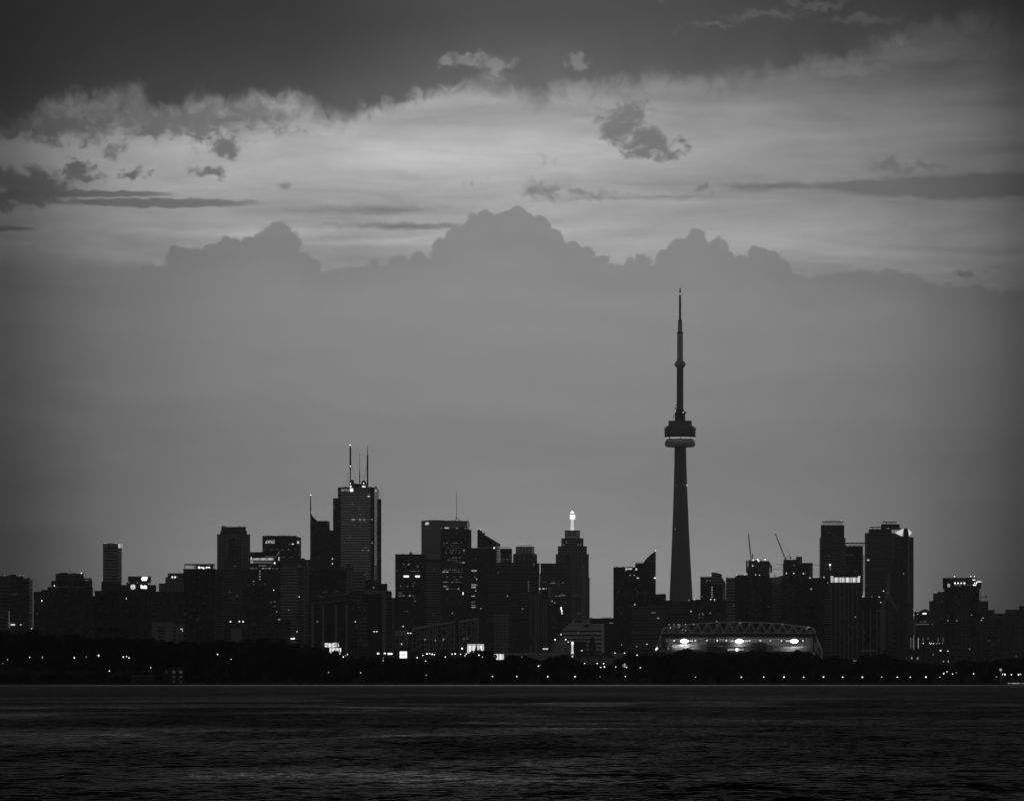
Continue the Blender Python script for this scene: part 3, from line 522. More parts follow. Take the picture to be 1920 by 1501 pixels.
b.box('tower_shaft', 684.6, 707, 1088, None, 'curtain_dark', dep=26); b.box('middle_step', 706, 726.4, 1093.6, None, 'black_clad', dy=3, dep=22); b.box('low_step', 726, 733.4, 1107, None, 'grid_dark', dy=4, dep=20)
b.box('rooftop_stack', 712, 715, 1092, 1093.8, 'concrete_dark', dy=6, dep=5); b.lamps([(700.4, 1100.9)], 'lamp_dim')
b = Bld('condo_tower', 'broad dark condo complex with pale terrace edges, framed recess and white lamps at its foot', CT, 5600, 655)
b.poly('west_wing', [(577, None), (577, 1132), (585, 1130.6), (610, 1128), (640, 1125), (662, 1124), (662, None)], 34, 'condo_dark')
b.poly('terrace_edge', [(579, 1131), (600, 1129.2), (640, 1124.4), (655, 1122.6), (680, 1126), (680, 1127.4), (655, 1124), (640, 1125.8), (600, 1130.6), (579, 1132.2)], 2, 'stone', dy=-2.2)
b.poly('upper_tier', [(584, 1129), (584, 1120), (612, 1116), (640, 1112.6), (656, 1110), (656, 1126)], 26, 'condo', dy=4)
b.poly('terrace_edge', [(608, 1117.6), (640, 1113.6), (660, 1110.8), (660, 1112), (640, 1114.8), (608, 1118.8)], 2, 'stone', dy=1.6)
b.box('tower_shaft', 655, 724, 1106.6, None, 'grid_dark', dy=3, dep=30); b.box('framed_recess', 690, 716, 1112, None, 'black_clad', dy=2, dep=1.2)
b.box('frame_beam', 684, 724, 1106, 1112.4, 'concrete', dy=1.4, dep=2.2); b.box('frame_post', 716, 723.6, 1112, None, 'concrete', dy=1.4, dep=2.2); b.box('east_step', 724, 734.6, 1108, None, 'condo', dy=6, dep=26)
for i in range(20): b.box('balcony_slab', 724.5, 735.4, 1113+i*5.3, 1114+i*5.3, 'concrete', dy=4.6, dep=3)
for i in range(12): b.box('balcony_slab', 670, 689, 1130+i*7, 1131+i*7, 'concrete', dy=1.2, dep=2.4)
for x in (584, 604, 628, 648): b.box('pier', x, x+4, 1134, None, 'concrete', dy=-1, dep=1.2)
b.wins([(595, 1165, 3, 3)], 'lit_low', dy=-.6); b.lamps([(666, 1165)], 'lamp_mid', dy=1); b.wins([(662+7*(i % 4), 1140+(i*23) % 80, 1.6, 1.4) for i in range(8)], 'lit_faint', dy=2.6)
b.wins([(607, 1109, 5, 1.4), (632, 1108.4, 6, 1.4), (650, 1112, 3, 1.2), (604, 1119.2, 6, 1.4)], 'lit_faint', dy=3)
# centre
b = Bld('office_tower', 'flat boxy black tower with two brightly lit window stretches, open sky beside it', OT, 7900, 770)
b.box('tower_shaft', 741, 799, 1038.4, None, 'curtain_dark', dep=45); b.box('plant_room', 767.4, 773.4, 1035, 1038.6, 'dark_clad', dy=8, dep=10); b.box('rooftop_vent', 754, 756.4, 1037, 1038.6, 'dark_clad', dy=8, dep=5)
b.box('low_wing', 734, 742, 1120, None, 'piers', dy=3, dep=30)
b.wins([(761.8, 1080, 10, 3.4), (783, 1080, 8.6, 3.2)], 'lit_full')
b.wins([(767, 1057, 2, 1.4), (765.4, 1058.8, 1.6, 1.2), (768.4, 1116.2, 3.6, 2.4)], 'lit_mid')
b.wins([(757, 1057, 3, 1.4), (783, 1061.4, 4, 1.8), (785, 1070.2, 3, 1.6), (777, 1070.4, 6, 1.4), (771, 1070.4, 3, 1.4), (751.5, 1098, 2.4, 2.2), (774.6, 1097.6, 2.6, 1.8), (764, 1098.6, 4, 1.2), (750, 1116.4, 5, 2.2), (756.4, 1116.4, 5, 2.2), (775, 1116.8, 2.4, 1.8), (778.6, 1126.4, 3, 1.8), (764, 1145.6, 1.8, 1.6), (750.4, 1111.4, 7, 1.8), (785, 1084.6, 1.6, 1.4), (777.4, 1093, 1.8, 1.4)], 'lit_low')
b.wins([(745, 1070.2, 4, 1.2), (760, 1061.6, 3, 1.2), (747, 1079.6, 2, 1.6), (766, 1084.6, 2, 1), (777, 1121, 4, 1.4), (758.8, 1145.4, 3, 1.2), (762, 1070.4, 3, 1.2), (784, 1066, 2, 1)], 'lit_faint')
b = Bld('office_tower', 'broad grey slab tower with a tripod mast and small lit flag emblem at its corner', OT, 8400, 835)
b.box('tower_shaft', 790, 879.6, 976.4, None, 'bands', dep=50, side=5); b.poly('parapet', [(790, 977.6), (790, 976), (805, 974.6), (818, 974.4), (840, 975.6), (879, 976), (879, 977.6)], 10, 'stone', dy=-.8)
b.prism('side_face', [(875, -.6), (880, 49.4), (880.5, 49.4), (875.5, -.6)], 977.6, 1000, 'glass_side')
b.box('upper_band', 790.6, 874, 978, 1047, 'stone', dy=-.7, dep=.6)
b.box('plant_floor', 790.6, 874, 1048, 1053, 'curtain_dark', dy=-.9, dep=.8)
m_ = b.tube('mast', [(855.6, 968.6), (855.6, 920)], .42, 'steel_dark', dy=20, r1=.25)
for p in ((851, 976), (863.4, 976), (856, 976)): b.tube('mast_leg', [(855.7, 968.4), p], .45, 'steel_dark', dy=20+(8 if p[0] == 856 else 0), parent=m_)
for i in range(5): b.box('roof_hump', 828+i*8, 832+i*8, 974.8, 976.6, 'concrete_dark', dy=12, dep=8)
b.shape('flag_emblem', [(797.6, 979.6), (803.4, 978.4), (804, 982.6), (797.6, 983.8)], 'lit_bright', dy=-1.4); b.shape('emblem_stripe', [(797.6, 981.6), (803.8, 980.4), (803.8, 981), (797.6, 982.2)], 'dark_clad', dy=-1.7)
b.wins([(794, 1005.6, 2.4, 1.2), (821, 1004.6, 2.4, 1), (814, 1067.6, 4, 1.2), (812, 1151, 3, 1.4), (804, 1132, 2, 1)], 'lit_faint', dy=-1.2)
b = Bld('office_tower', 'black tower with gently bowed roof and many rows of small lit windows', OT, 7700, 855)
b.poly('tower_shaft', [(826, None), (826, 992), (833, 990), (850, 989.4), (868, 990), (878, 991.6), (884, 993.4), (884, None)], 45, 'curtain_dark')
b.box('plant_room', 862, 869, 986.4, 990.6, 'dark_clad', dy=8, dep=14)
b.wins([(837.6, 989.2, 8.6, 1.6)], 'lit_bright'); b.wins([(856.6, 989.2, 4, 1.4), (827.4, 989.8, 1.4, 1.4), (872.4, 989.8, 1.6, 1.4)], 'lit_mid')
r = random.Random(4); lo = []; mi = []; fa = []
for y, x0, x1, n in ((1017.4, 832, 868, 6), (1022.2, 832, 868, 4), (1026.8, 840, 864, 4), (1031.4, 834, 872, 6), (1036, 833, 872, 6), (1045, 840, 872, 6), (1049.4, 840, 860, 4), (1054, 850, 872, 4), (1067.6, 832, 868, 10), (1071.4, 830, 866, 9), (1081, 833, 866, 5), (1086, 850, 862, 3), (1090.6, 830, 866, 11), (1098.6, 832, 842, 4), (1103.4, 834, 862, 5)):
    for i in range(n): (lo if r.random() < .45 else fa).append((x0+(x1-x0)*(i+r.random()*.8)/n, y, 1.4+2.4*r.random(), 1.7))
b.wins(lo, 'lit_low'); b.wins(fa, 'lit_faint')
b.wins([(869, 1054.2, 4, 2), (832, 1071.6, 5, 2), (838.6, 1071.6, 4, 2), (834, 1098.8, 5, 1.8), (838.6, 1103.6, 4, 2), (859.6, 1103.4, 3.2, 2.2), (870, 1031.2, 2.6, 1.8)], 'lit_mid', dy=-.3); b.wins([(868.2, 1112, 1.6, 5.4)], 'lit_full'); b.wins([(848, 1149, 1.8, 1.8)], 'lit_mid'); b.wins([(853, 1152.6, 2.4, 1.4), (843, 1152, 2, 1.2)], 'lit_faint')
b = Bld('office_tower', 'narrow tower strip with stacked bright windows, between the bowed roof and the slanted roof', OT, 8000, 886)
b.box('tower_shaft', 876, 898, 1028, None, 'grid_dark', dep=30); b.box('parapet', 884, 897, 1026.6, 1028.2, 'concrete_dark', dy=4, dep=10)
b.wins([(889, 1069.4, 10, 2.8), (886, 1100.4, 13, 3)], 'lit_mid'); b.wins([(879, 1081, 4, 2.8), (882.6, 1073.6, 2, 2), (887, 1095.8, 12, 2), (886.6, 1117, 8, 1.8), (887, 1138, 9, 1.6), (892, 1107, 2.6, 2), (893.6, 1085.2, 2.4, 2.4)], 'lit_mid', dy=-.25)
b.wins([(882.4, 1049+5.3*i, 1.8, 2) for i in range(4)]+[(892, 1048, 2, 1.6), (879, 1128.4, 7, 2), (887, 1128.2, 8, 2), (879, 1134, 6, 1.8), (887, 1134, 9, 2.2), (879, 1138.2, 5, 1.4), (890, 1081, 2.6, 1.8)], 'lit_low'); b.lamps([(894, 1085.2), (894.6, 1096)], 'lamp_dim', r=.5); b.lamps([(902, 1139.6)], 'lamp_mid', r=.5)
b = Bld('office_tower', 'tower with a roof slanting sharply down from a glass peak, pale ladder-like edge face', OT, 7900, 915)
b.poly('tower_shaft', [(895, None), (895, 993), (900, 993.6), (905, 1001), (931, 1017.6), (931, None)], 34, 'curtain_dark')
b.poly('peak_screen', [(895, 992.2), (895.4, 991.6), (903, 994), (906.4, 1001.6), (905, 1004)], 20, 'glass_lantern', dy=6)
b.box('roof_gantry', 906, 909.6, 997.8, 1001, 'steel_dark', dy=6, dep=6); b.poly('slope_edge', [(906, 1000), (938, 1019.4), (938, 1021.4), (906, 1002)], 26, 'steel', dy=4)
b.prism('side_face', [(929.6, -.4), (937.8, 33), (938.2, 33), (930, -.4)], 1019, 1053, 'glass_side'); b.prism('side_body', [(930.8, 0), (938, 34), (931, 34)], 1020, None, 'curtain_dark')
b.lamps([(895.4, 991), (901.6, 991.6)], 'lamp_mid', r=.45, dy=4); b.wins([(926.6, 1026.6, 2.6, 2.6)], 'lit_full'); b.wins([(898+4.6*i, 1027, 2.4, 2.2) for i in range(6)], 'lit_faint')
b = Bld('office_tower', 'low flat block with a thin roof crane rail, behind the slanted-roof tower', OT, 8600, 949)
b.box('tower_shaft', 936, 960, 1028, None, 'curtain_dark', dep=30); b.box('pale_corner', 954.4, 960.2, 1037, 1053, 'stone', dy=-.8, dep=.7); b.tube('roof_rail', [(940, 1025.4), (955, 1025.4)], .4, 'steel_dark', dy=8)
for x in (942, 947, 953): b.tube('rail_post', [(x, 1025.4), (x, 1028.2)], .35, 'steel_dark', dy=8)
b.wins([(939, 1048, 2.4, 2), (951, 1048.4, 2.6, 2.6), (944.6, 1048.6, 2, 1.4)], 'lit_low')
b = Bld('office_tower', 'tower topped by a pale octagonal drum ringed with tiny lamps', OT, 8200, 985)
b.box('tower_shaft', 962, 1007, 1039.4, None, 'piers', dep=36); b.box('east_shoulder', 1006, 1011.6, 1055, None, 'grid', dy=4, dep=28); b.box('attic', 963.4, 1005, 1037.6, 1039.6, 'concrete', dy=2, dep=30)
b.prism('drum', [(967, 14), (972, 0), (998, 0), (1002, 14), (1002, 26), (967, 26)], 1024, 1038, 'white_paint')
for i in range(4):
    for j in range(3): b.box('drum_opening', 975+i*5.8, 978.4+i*5.8, 1026.4+j*4.4, 1029+j*4.4, 'black_clad', dy=-.4, dep=.5)
b.prism('ring_rail', [(970, 14), (974, 2), (997, 2), (1000, 14), (1000, 16), (970, 16)], 1021.4, 1022, 'steel')
b.lamps([(971+i*4.4, 1020.6-.5*(i % 2)) for i in range(7)]+[(979.4, 1019)], 'lamp_dim', r=.6, dy=1); b.wins([(1001, 1057.4, 3, 2)], 'lit_low'); b.wins([(1001, 1071, 2, 1.2)], 'lit_faint')
b = Bld('office_tower', 'wide dark tower with fine window lines, filling the middle below the octagonal drum', OT, 7000, 950)
b.box('tower_shaft', 915, 986, 1075, None, 'bands_dark', dep=40); b.box('west_wing', 897, 916, 1092, None, 'curtain_dark', dy=3, dep=34); b.box('upper_body', 930, 990, 1053.6, None, 'curtain', dy=14, dep=26); b.box('east_wing', 985, 1004, 1064, None, 'bands_dark', dy=5, dep=30)
b.box('cornice', 914, 987, 1073.6, 1076, 'concrete_dark', dy=-1, dep=3)
b.wins([(951.6, 1117, 2, 2), (902, 1140, 2, 1.8), (980, 1141, 1.8, 1.8), (934, 1073.4, 1.6, 1.4)], 'lit_mid', dy=-.4); b.wins([(991, 1090+4.4*i, 2, 2.2) for i in range(5)], 'lit_low', dy=4.6); b.wins([(951, 1152, 4, 1.4), (913, 1164, 2, 1.4), (953, 1163, 3, 1.4), (966, 1134, 1.6, 1.2)], 'lit_faint', dy=-.4)
b = Bld('apartment_block', 'dim grey lower block in front of the wide dark tower, stubby side wings', 'apartment block', 6500, 930)
b.box('tower_shaft', 925, 955, 1152, None, 'grid', dep=24); b.box('west_wing', 900, 926, 1168, None, 'grid_dark', dy=3, dep=22); b.box('east_wing', 954, 990, 1170, None, 'grid_dark', dy=3, dep=22); b.box('cornice', 924, 956, 1151, 1153, 'concrete', dy=-.8, dep=3)
b.wins([(947.6, 1227.6-18, 1.8, 1.6), (953, 1164, 2, 1.2), (930, 1190, 2, 1)], 'lit_faint')
b = Bld('condo_tower', 'grey condo with strong vertical piers and stepped roof, before the beacon-topped tower', CT, 6700, 1008)
b.box('tower_shaft', 990, 1016, 1112, None, 'piers', dep=28); b.box('east_shaft', 1014, 1030, 1124, None, 'piers', dy=2, dep=26); b.box('core', 1014, 1027.6, 1097, 1126, 'black_clad', dy=4, dep=20); b.box('east_step', 1027, 1030, 1120, None, 'condo', dy=3, dep=20)
for x in (993.6, 1002, 1009, 1018): b.box('pier', x, x+2.2, 1114+(6 if x > 1012 else 0), None, 'concrete', dy=-1, dep=1)
b.wins([(1012, 1103, 3.6, 1.6), (1019, 1103, 3.6, 1.6), (1024, 1103, 1.2, 1.2)], 'lit_bright', dy=3.4); b.box('parapet', 989.4, 1016, 1110.6, 1112.2, 'concrete_dark', dy=-.8, dep=4)
b = Bld('apartment_block', 'narrow block with a bright pale edge wall and lit corner lamps above the ribbed dome', 'apartment block', 6850, 1042)
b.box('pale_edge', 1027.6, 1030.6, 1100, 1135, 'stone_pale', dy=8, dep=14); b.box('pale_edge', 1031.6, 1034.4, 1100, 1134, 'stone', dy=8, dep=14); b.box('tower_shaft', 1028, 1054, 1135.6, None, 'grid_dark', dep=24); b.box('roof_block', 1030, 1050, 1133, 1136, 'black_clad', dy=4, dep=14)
b.wins([(1052, 1140, 2.2, 5), (1053.4, 1145, 2.2, 4)], 'lit_full', dy=-.5); b.lamps([(1053.8, 1149.6)], 'lamp_mid', dy=-1, r=.7); b.wins([(1035.4, 1126.4, 1.8, 2.2), (1040, 1129.6, 1.6, 2)], 'lit_mid', dy=6); b.wins([(1034+4*(i % 4), 1150+(i*13) % 40, 1.6, 1.2) for i in range(6)], 'lit_faint')
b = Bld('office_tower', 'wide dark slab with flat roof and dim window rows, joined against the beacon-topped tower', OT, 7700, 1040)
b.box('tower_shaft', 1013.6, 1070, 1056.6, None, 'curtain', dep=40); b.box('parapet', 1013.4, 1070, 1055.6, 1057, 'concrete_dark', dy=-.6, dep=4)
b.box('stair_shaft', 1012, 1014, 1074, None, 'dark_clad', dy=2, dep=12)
b.wins([(1037, 1092.6, 8, 2), (1055.6, 1092, 2, 1.8), (1057, 1115.6, 6, 2), (1050, 1116.6, 6, 1.8), (1043, 1117, 4, 1.6), (1053.4, 1113.8, 3, 1.4)], 'lit_low'); b.wins([(1022, 1090.6, 8, 1.4), (1030, 1094, 5, 1.4), (1047, 1094, 6, 1.2), (1037, 1116, 4, 1.2), (1060, 1130, 3, 1.2)], 'lit_faint'); b.lamps([(1040.2, 1130)], 'lamp_dim', r=.6)
b = Bld('office_tower', 'stepped stone skyscraper with a brilliantly lit beacon column on top', OT, 8000, 1074)
b.box('tower_shaft', 1042, 1104, 1038.4, None, 'grid', dep=44); b.box('upper_step', 1046, 1100.4, 1023.4, 1038.6, 'grid', dy=3, dep=38); b.box('high_step', 1052.4, 1094, 1008.4, 1023.6, 'grid', dy=6, dep=32); b.box('cap', 1058.8, 1087.6, 993.4, 1008.6, 'white_paint', dy=9, dep=26); b.box('east_flank', 1103, 1105.6, 1082, None, 'curtain', dy=4, dep=34)
for j in (995.8, 1000.8):
    for i in range(2): b.box('cap_window', 1063+i*10, 1070.6+i*10, j, j+1.8, 'black_clad', dy=8.6, dep=.5)
b.box('pier', 1091.6, 1098.6, 1056, None, 'stone', dy=-.9, dep=.8); b.box('pier', 1075.6, 1077, 1056, None, 'stone', dy=-.9, dep=.8); b.box('pier', 1061, 1069, 1040, None, 'curtain_dark', dy=-.9, dep=.8)
bc = b.lathe('beacon_column', [(3.6, 993.6), (3.6, 988), (2.9, 986), (2.7, 974), (3, 972)], 1073.2, 'lit_bright', dy=20, n=10, smooth=False)
b.box('beacon_box', 1068.6, 1077.4, 963.6, 972, 'lit_full', dy=16, dep=8, parent=bc); b.box('beacon_box_side', 1077.6, 1079.4, 964, 972, 'lit_bright', dy=17, dep=6, parent=bc)
b.lathe('beacon_cap', [(2.6, 963.6), (3, 962.4), (2.2, 961.6)], 1073.2, 'steel_dark', dy=20, n=10, parent=bc); b.lathe('beacon_cap_light', [(3, 961.4), (3.6, 959.6), (1.8, 957.6), (.4, 956.4)], 1073.2, 'lit_full', dy=20, n=10, parent=bc)
b.lamps([(1062.4, 1016), (1084, 1020.4), (1089, 1020.6), (1056, 1020.6)], 'lit_mid', r=.5); b.wins([(1084, 1149.4, 6, 1.4), (1090, 1149.4, 5, 1.4), (1103, 1095, 2, 1.6), (1081, 1116, 16, .9)], 'lit_faint')
b = Bld('office_block', 'low dark flat block filling the gap between the beacon-topped tower and the blade-topped tower', 'office block', 7200, 1128)
b.box('tower_shaft', 1102, 1152, 1160, None, 'grid_dark', dep=30); b.box('parapet', 1106, 1150, 1158.4, 1160.2, 'dark_clad', dy=3, dep=10)
for i in range(9): b.box('rooftop_vent', 1129+i*2.2, 1130.2+i*2.2, 1156.8-.5*(i % 2), 1158.6, 'steel_dark', dy=6, dep=5)
b.box('rooftop_stack', 1107, 1110.4, 1157, 1159, 'steel_dark', dy=6, dep=5)
b.wins([(1146, 1167.3, 7.4, 1.8)], 'lit_low')
# blade-topped group
b = Bld('condo_tower', 'dark condo with vertical stripes and a lit attic bar, foremost of the blade-topped group', CT, 6500, 1172)
b.box('tower_shaft', 1150, 1198, 1064, None, 'piers_dark', dep=30); b.box('parapet', 1150, 1196, 1062.6, 1064.4, 'concrete_dark', dy=-.6, dep=6)
for x in (1155, 1168, 1180): b.box('rooftop_stack', x, x+2.4, 1061.4, 1063, 'steel_dark', dy=6, dep=5)
b.wins([(1174.4, 1066, 3, 2.6), (1178.2, 1066, 3, 2.4), (1182.6, 1066, 4.6, 2.4), (1193, 1066.6, 3, 3.6)], 'lit_bright'); b.wins([(1173.6, 1069, 3, 1.6), (1181.5, 1078, 2, 1.8), (1189.2, 1078, 2, 1.8)], 'lit_mid'); b.wins([(1196, 1083, 4.4, 1.8)], 'lit_bright'); b.wins([(1160, 1110, 1.6, 2), (1165, 1150, 1.4, 3)], 'lit_faint')
b = Bld('condo_tower', 'tower with a curved blade sail rising to a pointed tip lit by one lamp', CT, 6900, 1218)
b.poly('blade_sail', [(1206, None), (1206, 1055), (1210, 1049), (1216, 1042.6), (1222, 1037.4), (1229.6, 1032.4), (1229.6, None)], 24, 'curtain')
b.box('core', 1191, 1214, 1056, None, 'black_clad', dy=-6, dep=20)
for i in range(8): b.box('rooftop_vent', 1192+i*2.1, 1193+i*2.1, 1053.6-.8*(i % 2), 1056.2, 'steel_dark', dy=-2, dep=4)
b.box('front_step', 1209, 1218, 1071, None, 'condo_dark', dy=-9, dep=6); b.lamps([(1229.2, 1031.6)], 'lamp_mid', r=.55, dy=4); b.wins([(1228, 1083, 3.4, 2)], 'lit_full', dy=-.6)
b = Bld('condo_tower', 'black tower with comb-like roof fins, in front of the curved blade sail', CT, 6200, 1206)
b.box('tower_shaft', 1178, 1229.4, 1092, None, 'condo_dark', dep=30)
for i in range(12): b.box('roof_fin', 1180+i*4.1, 1181.4+i*4.1, 1086.4, 1092.2, 'dark_clad', dy=1, dep=18)
b.box('east_wing', 1229, 1248.6, 1114, None, 'condo_dark', dy=2, dep=26); b.poly('sloped_parapet', [(1229, 1115), (1229, 1113.6), (1247, 1112.4), (1248.6, 1115)], 10, 'concrete_dark', dy=1.5); b.box('low_step', 1248, 1256.6, 1125, None, 'grid_dark', dy=4, dep=20)
b.wins([(1196, 1110, 1.4, 3), (1212, 1137, 1.6, 2)], 'lit_faint')
b = Bld('office_block', 'black block with thin pale floor lines, lowest and nearest of the blade-topped group', 'office block', 5700, 1216)
b.box('wall', 1184, 1248, 1132, None, 'bands_dark', dep=30); b.box('roof_slab', 1183, 1249, 1131, 1133, 'black_clad', dy=-.8, dep=31)
for i in range(15): b.box('floor_line', 1186, 1247, 1137+i*5.6, 1137.9+i*5.6, 'concrete', dy=-.5, dep=.6)
b.lamps([(1190.2, 1132.6)], 'lamp_mid'); b.wins([(1225, 1148, 9, 1.8)], 'lit_low', dy=-.6); b.wins([(1234, 1158, 4, 1.6)], 'lit_mid', dy=-.6); b.lamps([(1165.5, 1208), (1193.4, 1211.4)], 'lamp_dim', dy=-2)
# ------------------------------------------------------------------ observation tower
b = Bld('observation_tower', 'very tall needle tower with round pod, white ring beneath it and long antenna mast', 'tower', 8000, 1276)
Yt = b.Y+25; cx = wx(1276.1, b.Y); kk = b.Y/F
def leg_ring(py, r, w, rc):
    z = wz(py, b.Y) if py is not None else b.g-1.5; L = []
    for i in range(3):
        a = math.radians(-16+120*i); d = (math.cos(a), math.sin(a)); p = (-d[1], d[0])
        a2 = a+math.radians(60)
        for sgn in (-1, 1): L.append((cx+r*d[0]+sgn*w*p[0], Yt+r*d[1]+sgn*w*p[1], z))
        for da in (-12, 12):
            e = (math.cos(a2+math.radians(da)), math.sin(a2+math.radians(da))); L.append((cx+rc*e[0], Yt+rc*e[1], z))
    return L
q = MB(); q.quadloop([leg_ring(None, 28, 4.2, 8.5), leg_ring(1200, 21.6, 3.9, 7.8), leg_ring(1126, 17.0, 3.7, 7.2), leg_ring(1063, 14.4, 3.5, 6.9), leg_ring(1000, 11.9, 3.3, 6.6), leg_ring(940, 10.1, 3.1, 6.3), leg_ring(908, 9.2, 3.0, 6.1), leg_ring(870, 8.2, 3.0, 6.0), leg_ring(828, 7.7, 3.0, 6.0)])
sh = q.build('shaft', 'concrete', b.root)
ea = math.radians(-76+2); ex, ey = cx+6.5*math.cos(ea), Yt+6.5*math.sin(ea)
q = MB(); q.box(ex-1.0, ex+1.0, ey-.9, ey+1.2, b.g, wz(838, b.Y)); q.build('lift_glazing', 'glass_lantern', sh)
pod = b.lathe('pod', [(9, 836), (24.6, 824.4), (25.6, 823), (28.6, 818.6), (29.5, 817), (29.5, 814.6), (28.4, 814), (28.4, 812.4), (29.6, 811.8), (29.6, 808), (28.6, 807.2), (28.8, 805.6), (30.2, 805), (30.2, 803), (28, 801.6), (22, 795.4), (21.8, 787.4), (9, 787)], 1276.1, 'concrete', dy=25, n=40)
b.lathe('window_ring', [(28.75, 814.05), (28.75, 812.3)], 1276.1, 'curtain_dark', dy=25, n=40, parent=pod)
b.lathe('light_ring', [(27.5, 821.2), (28.9, 818.9)], 1276.1, 'lit_ring', dy=25, n=40, parent=pod)
for i in range(3):
    a = math.radians(-135+45*i); q = MB(); r0, r1 = 27.2*kk, 29.1*kk
    q.tube([(cx+r0*math.cos(a), Yt+r0*math.sin(a), wz(821.6, b.Y)), (cx+r1*math.cos(a), Yt+r1*math.sin(a), wz(818.6, b.Y))], .55*kk if i % 3 else 1.1*kk, 5); q.build('ring_mullion', 'dark_clad', pod)
b.lathe('white_ring', [(20, 836.6), (25, 836.2), (27.6, 834.4), (28.6, 831.4), (28.6, 828.6), (27.4, 825.2), (25, 823.6), (18, 823.4)], 1276.1, 'radome', dy=25, n=40)
for s_ in (-1, 1): b.tube('pod_davit', [(1276.1+s_*24, 798), (1276.1+s_*29.6, 800), (1276.1+s_*29.8, 802)], .6, 'steel', dy=25)
ub = b.lathe('equipment_floor', [(9.8, 787.4), (9.8, 779), (9.2, 778.4), (9.8, 777.6), (9.8, 772), (7.6, 770), (7.6, 766)], 1276.1, 'steel_dark', dy=25, n=12, smooth=False)
for (x, y, r) in ((1285.6, 772, 2.2), (1268.2, 764, 1.6), (1264.2, 778, 1.4), (1263.4, 782, 1.2), (1268.8, 758, 1.4)):
    b.lathe('dish_antenna', [(.2, y-r), (r*.8, y-r*.6), (r, y), (r*.8, y+r*.6), (.2, y+r)], x, 'steel', dy=20, n=10, parent=ub)
for (x, y) in ((1281.4, 772), ): b.lamps([(x, y)], 'lamp_mid', dy=16, parent=ub, part='beacon_lamp')
b.lathe('upper_shaft', [(6.6, 772), (6.5, 684)], 1276.1, 'concrete', dy=25, n=6, smooth=False, a0=.3)
b.lathe('sky_pod', [(6.4, 687.6), (8.6, 685.4), (10.4, 682.4), (10.5, 680.2), (9.4, 678.2), (7.4, 675.4), (5, 672.8)], 1276.1, 'radome', dy=25, n=24)
an = b.lathe('antenna_base', [(5.6, 674), (5.4, 623)], 1276.1, 'white_paint', dy=25, n=10, smooth=False)
b.lathe('antenna_collar', [(5.4, 623.2), (5.7, 622.6), (5.7, 620.6), (3.4, 619.6)], 1276.1, 'steel_dark', dy=25, n=10, parent=an)
b.lathe('antenna_middle', [(4.1, 620), (4.0, 600)], 1276.1, 'white_paint', dy=25, n=10, smooth=False, parent=an); b.lathe('antenna_collar', [(3.5, 600.4), (3.8, 599.6), (3.6, 598.4), (2, 597.6), (1.7, 595)], 1276.1, 'steel_dark', dy=25, n=10, parent=an)
b.lathe('antenna_mast', [(2.2, 597), (1.9, 549.6)], 1276.1, 'steel', dy=25, n=8, smooth=False, parent=an); b.lathe('antenna_joint', [(1.9, 574), (2.1, 572), (1.9, 570)], 1276.1, 'steel_dark', dy=25, n=8, parent=an)
b.lathe('antenna_tip', [(1.5, 549), (1.1, 538)], 1276.1, 'steel_dark', dy=25, n=8, smooth=False, parent=an); b.lamps([(1276, 549.2)], 'lit_bright', r=.8, dy=22, part='beacon_lamp', parent=an)
b.lamps([(1288.6, 908.8)], 'lit_bright', r=.9, dy=14, part='beacon_lamp', parent=sh); b.lamps([(1266.3, 991), (1264, 1073)], 'lit_mid', r=.6, dy=14, part='beacon_lamp', parent=sh); b.lamps([(1268.4, 909)], 'lit_low', r=.8, dy=12, part='beacon_lamp', parent=sh)
b = Bld('office_block', 'flat dark block hiding the foot of the needle tower', 'office block', 7000, 1300)
b.box('west_wing', 1254.5, 1292, 1127.6, None, 'bands_dark', dep=30); b.box('parapet', 1256, 1291, 1126.4, 1128, 'concrete_dark', dy=2, dep=10)
b.box('east_wing', 1291, 1362, 1124.6, None, 'piers_dark', dy=-3, dep=34); b.box('roof_rim', 1297, 1345, 1123.4, 1126, 'black_clad', dy=-4, dep=20)
b.lamps([(1301.6, 1123.6), (1332.4, 1123.4), (1339.4, 1123.6)], 'lamp_mid', r=.6, dy=-5); b.lamps([(1291.4, 1124.4)], 'lamp_dim', r=.6, dy=-5); b.wins([(1295.6, 1145.6, 2, 2)], 'lit_bright', dy=-3.3); b.wins([(1317.4, 1150, 1.8, 1.6), (1331.6, 1148.8, 1.8, 1.8), (1311, 1151.4, 1.4, 1.4)], 'lit_mid', dy=-3.3); b.wins([(1310.6, 1157.6, 1.8, 1.8), (1316, 1157, 1.4, 1.4), (1343.6, 1164, 1.8, 1.6)], 'lit_low', dy=-3.3)
b = Bld('office_tower', 'grey tower with slanted glass top, lit edge and dull logo, beside the needle tower', OT, 7600, 1336)
b.box('tower_shaft', 1313, 1334.6, 1080.8, None, 'curtain_dark', dep=34); b.poly('slanted_block', [(1333.6, None), (1334, 1072.2), (1347, 1073.8), (1353.6, 1076), (1353.6, 1082), (1360, 1092), (1360, None)], 30, 'bands', dy=-2)
b.prism('glass_flank', [(1353.7, -2.4), (1360.4, 20), (1360.8, 20), (1354, -2.6)], 1092, None, 'glass_side'); b.box('front_block', 1333.6, 1355, 1095.6, None, 'black_clad', dy=-8, dep=6)
b.lamps([(1334.2, 1070.6), (1347.4, 1073.8), (1350, 1074.6), (1353.6, 1075.4)], 'lamp_dim', r=.6, dy=-1); b.shape('dull_logo', [(1323.2, 1091), (1325.6, 1086.4), (1328, 1086.6), (1327, 1088.6), (1325.4, 1088.4), (1324.6, 1091.4)], 'lit_low'); b.shape('dull_logo', [(1330.6, 1087), (1333, 1086.8), (1333.4, 1089), (1331.4, 1089.4)], 'lit_low')
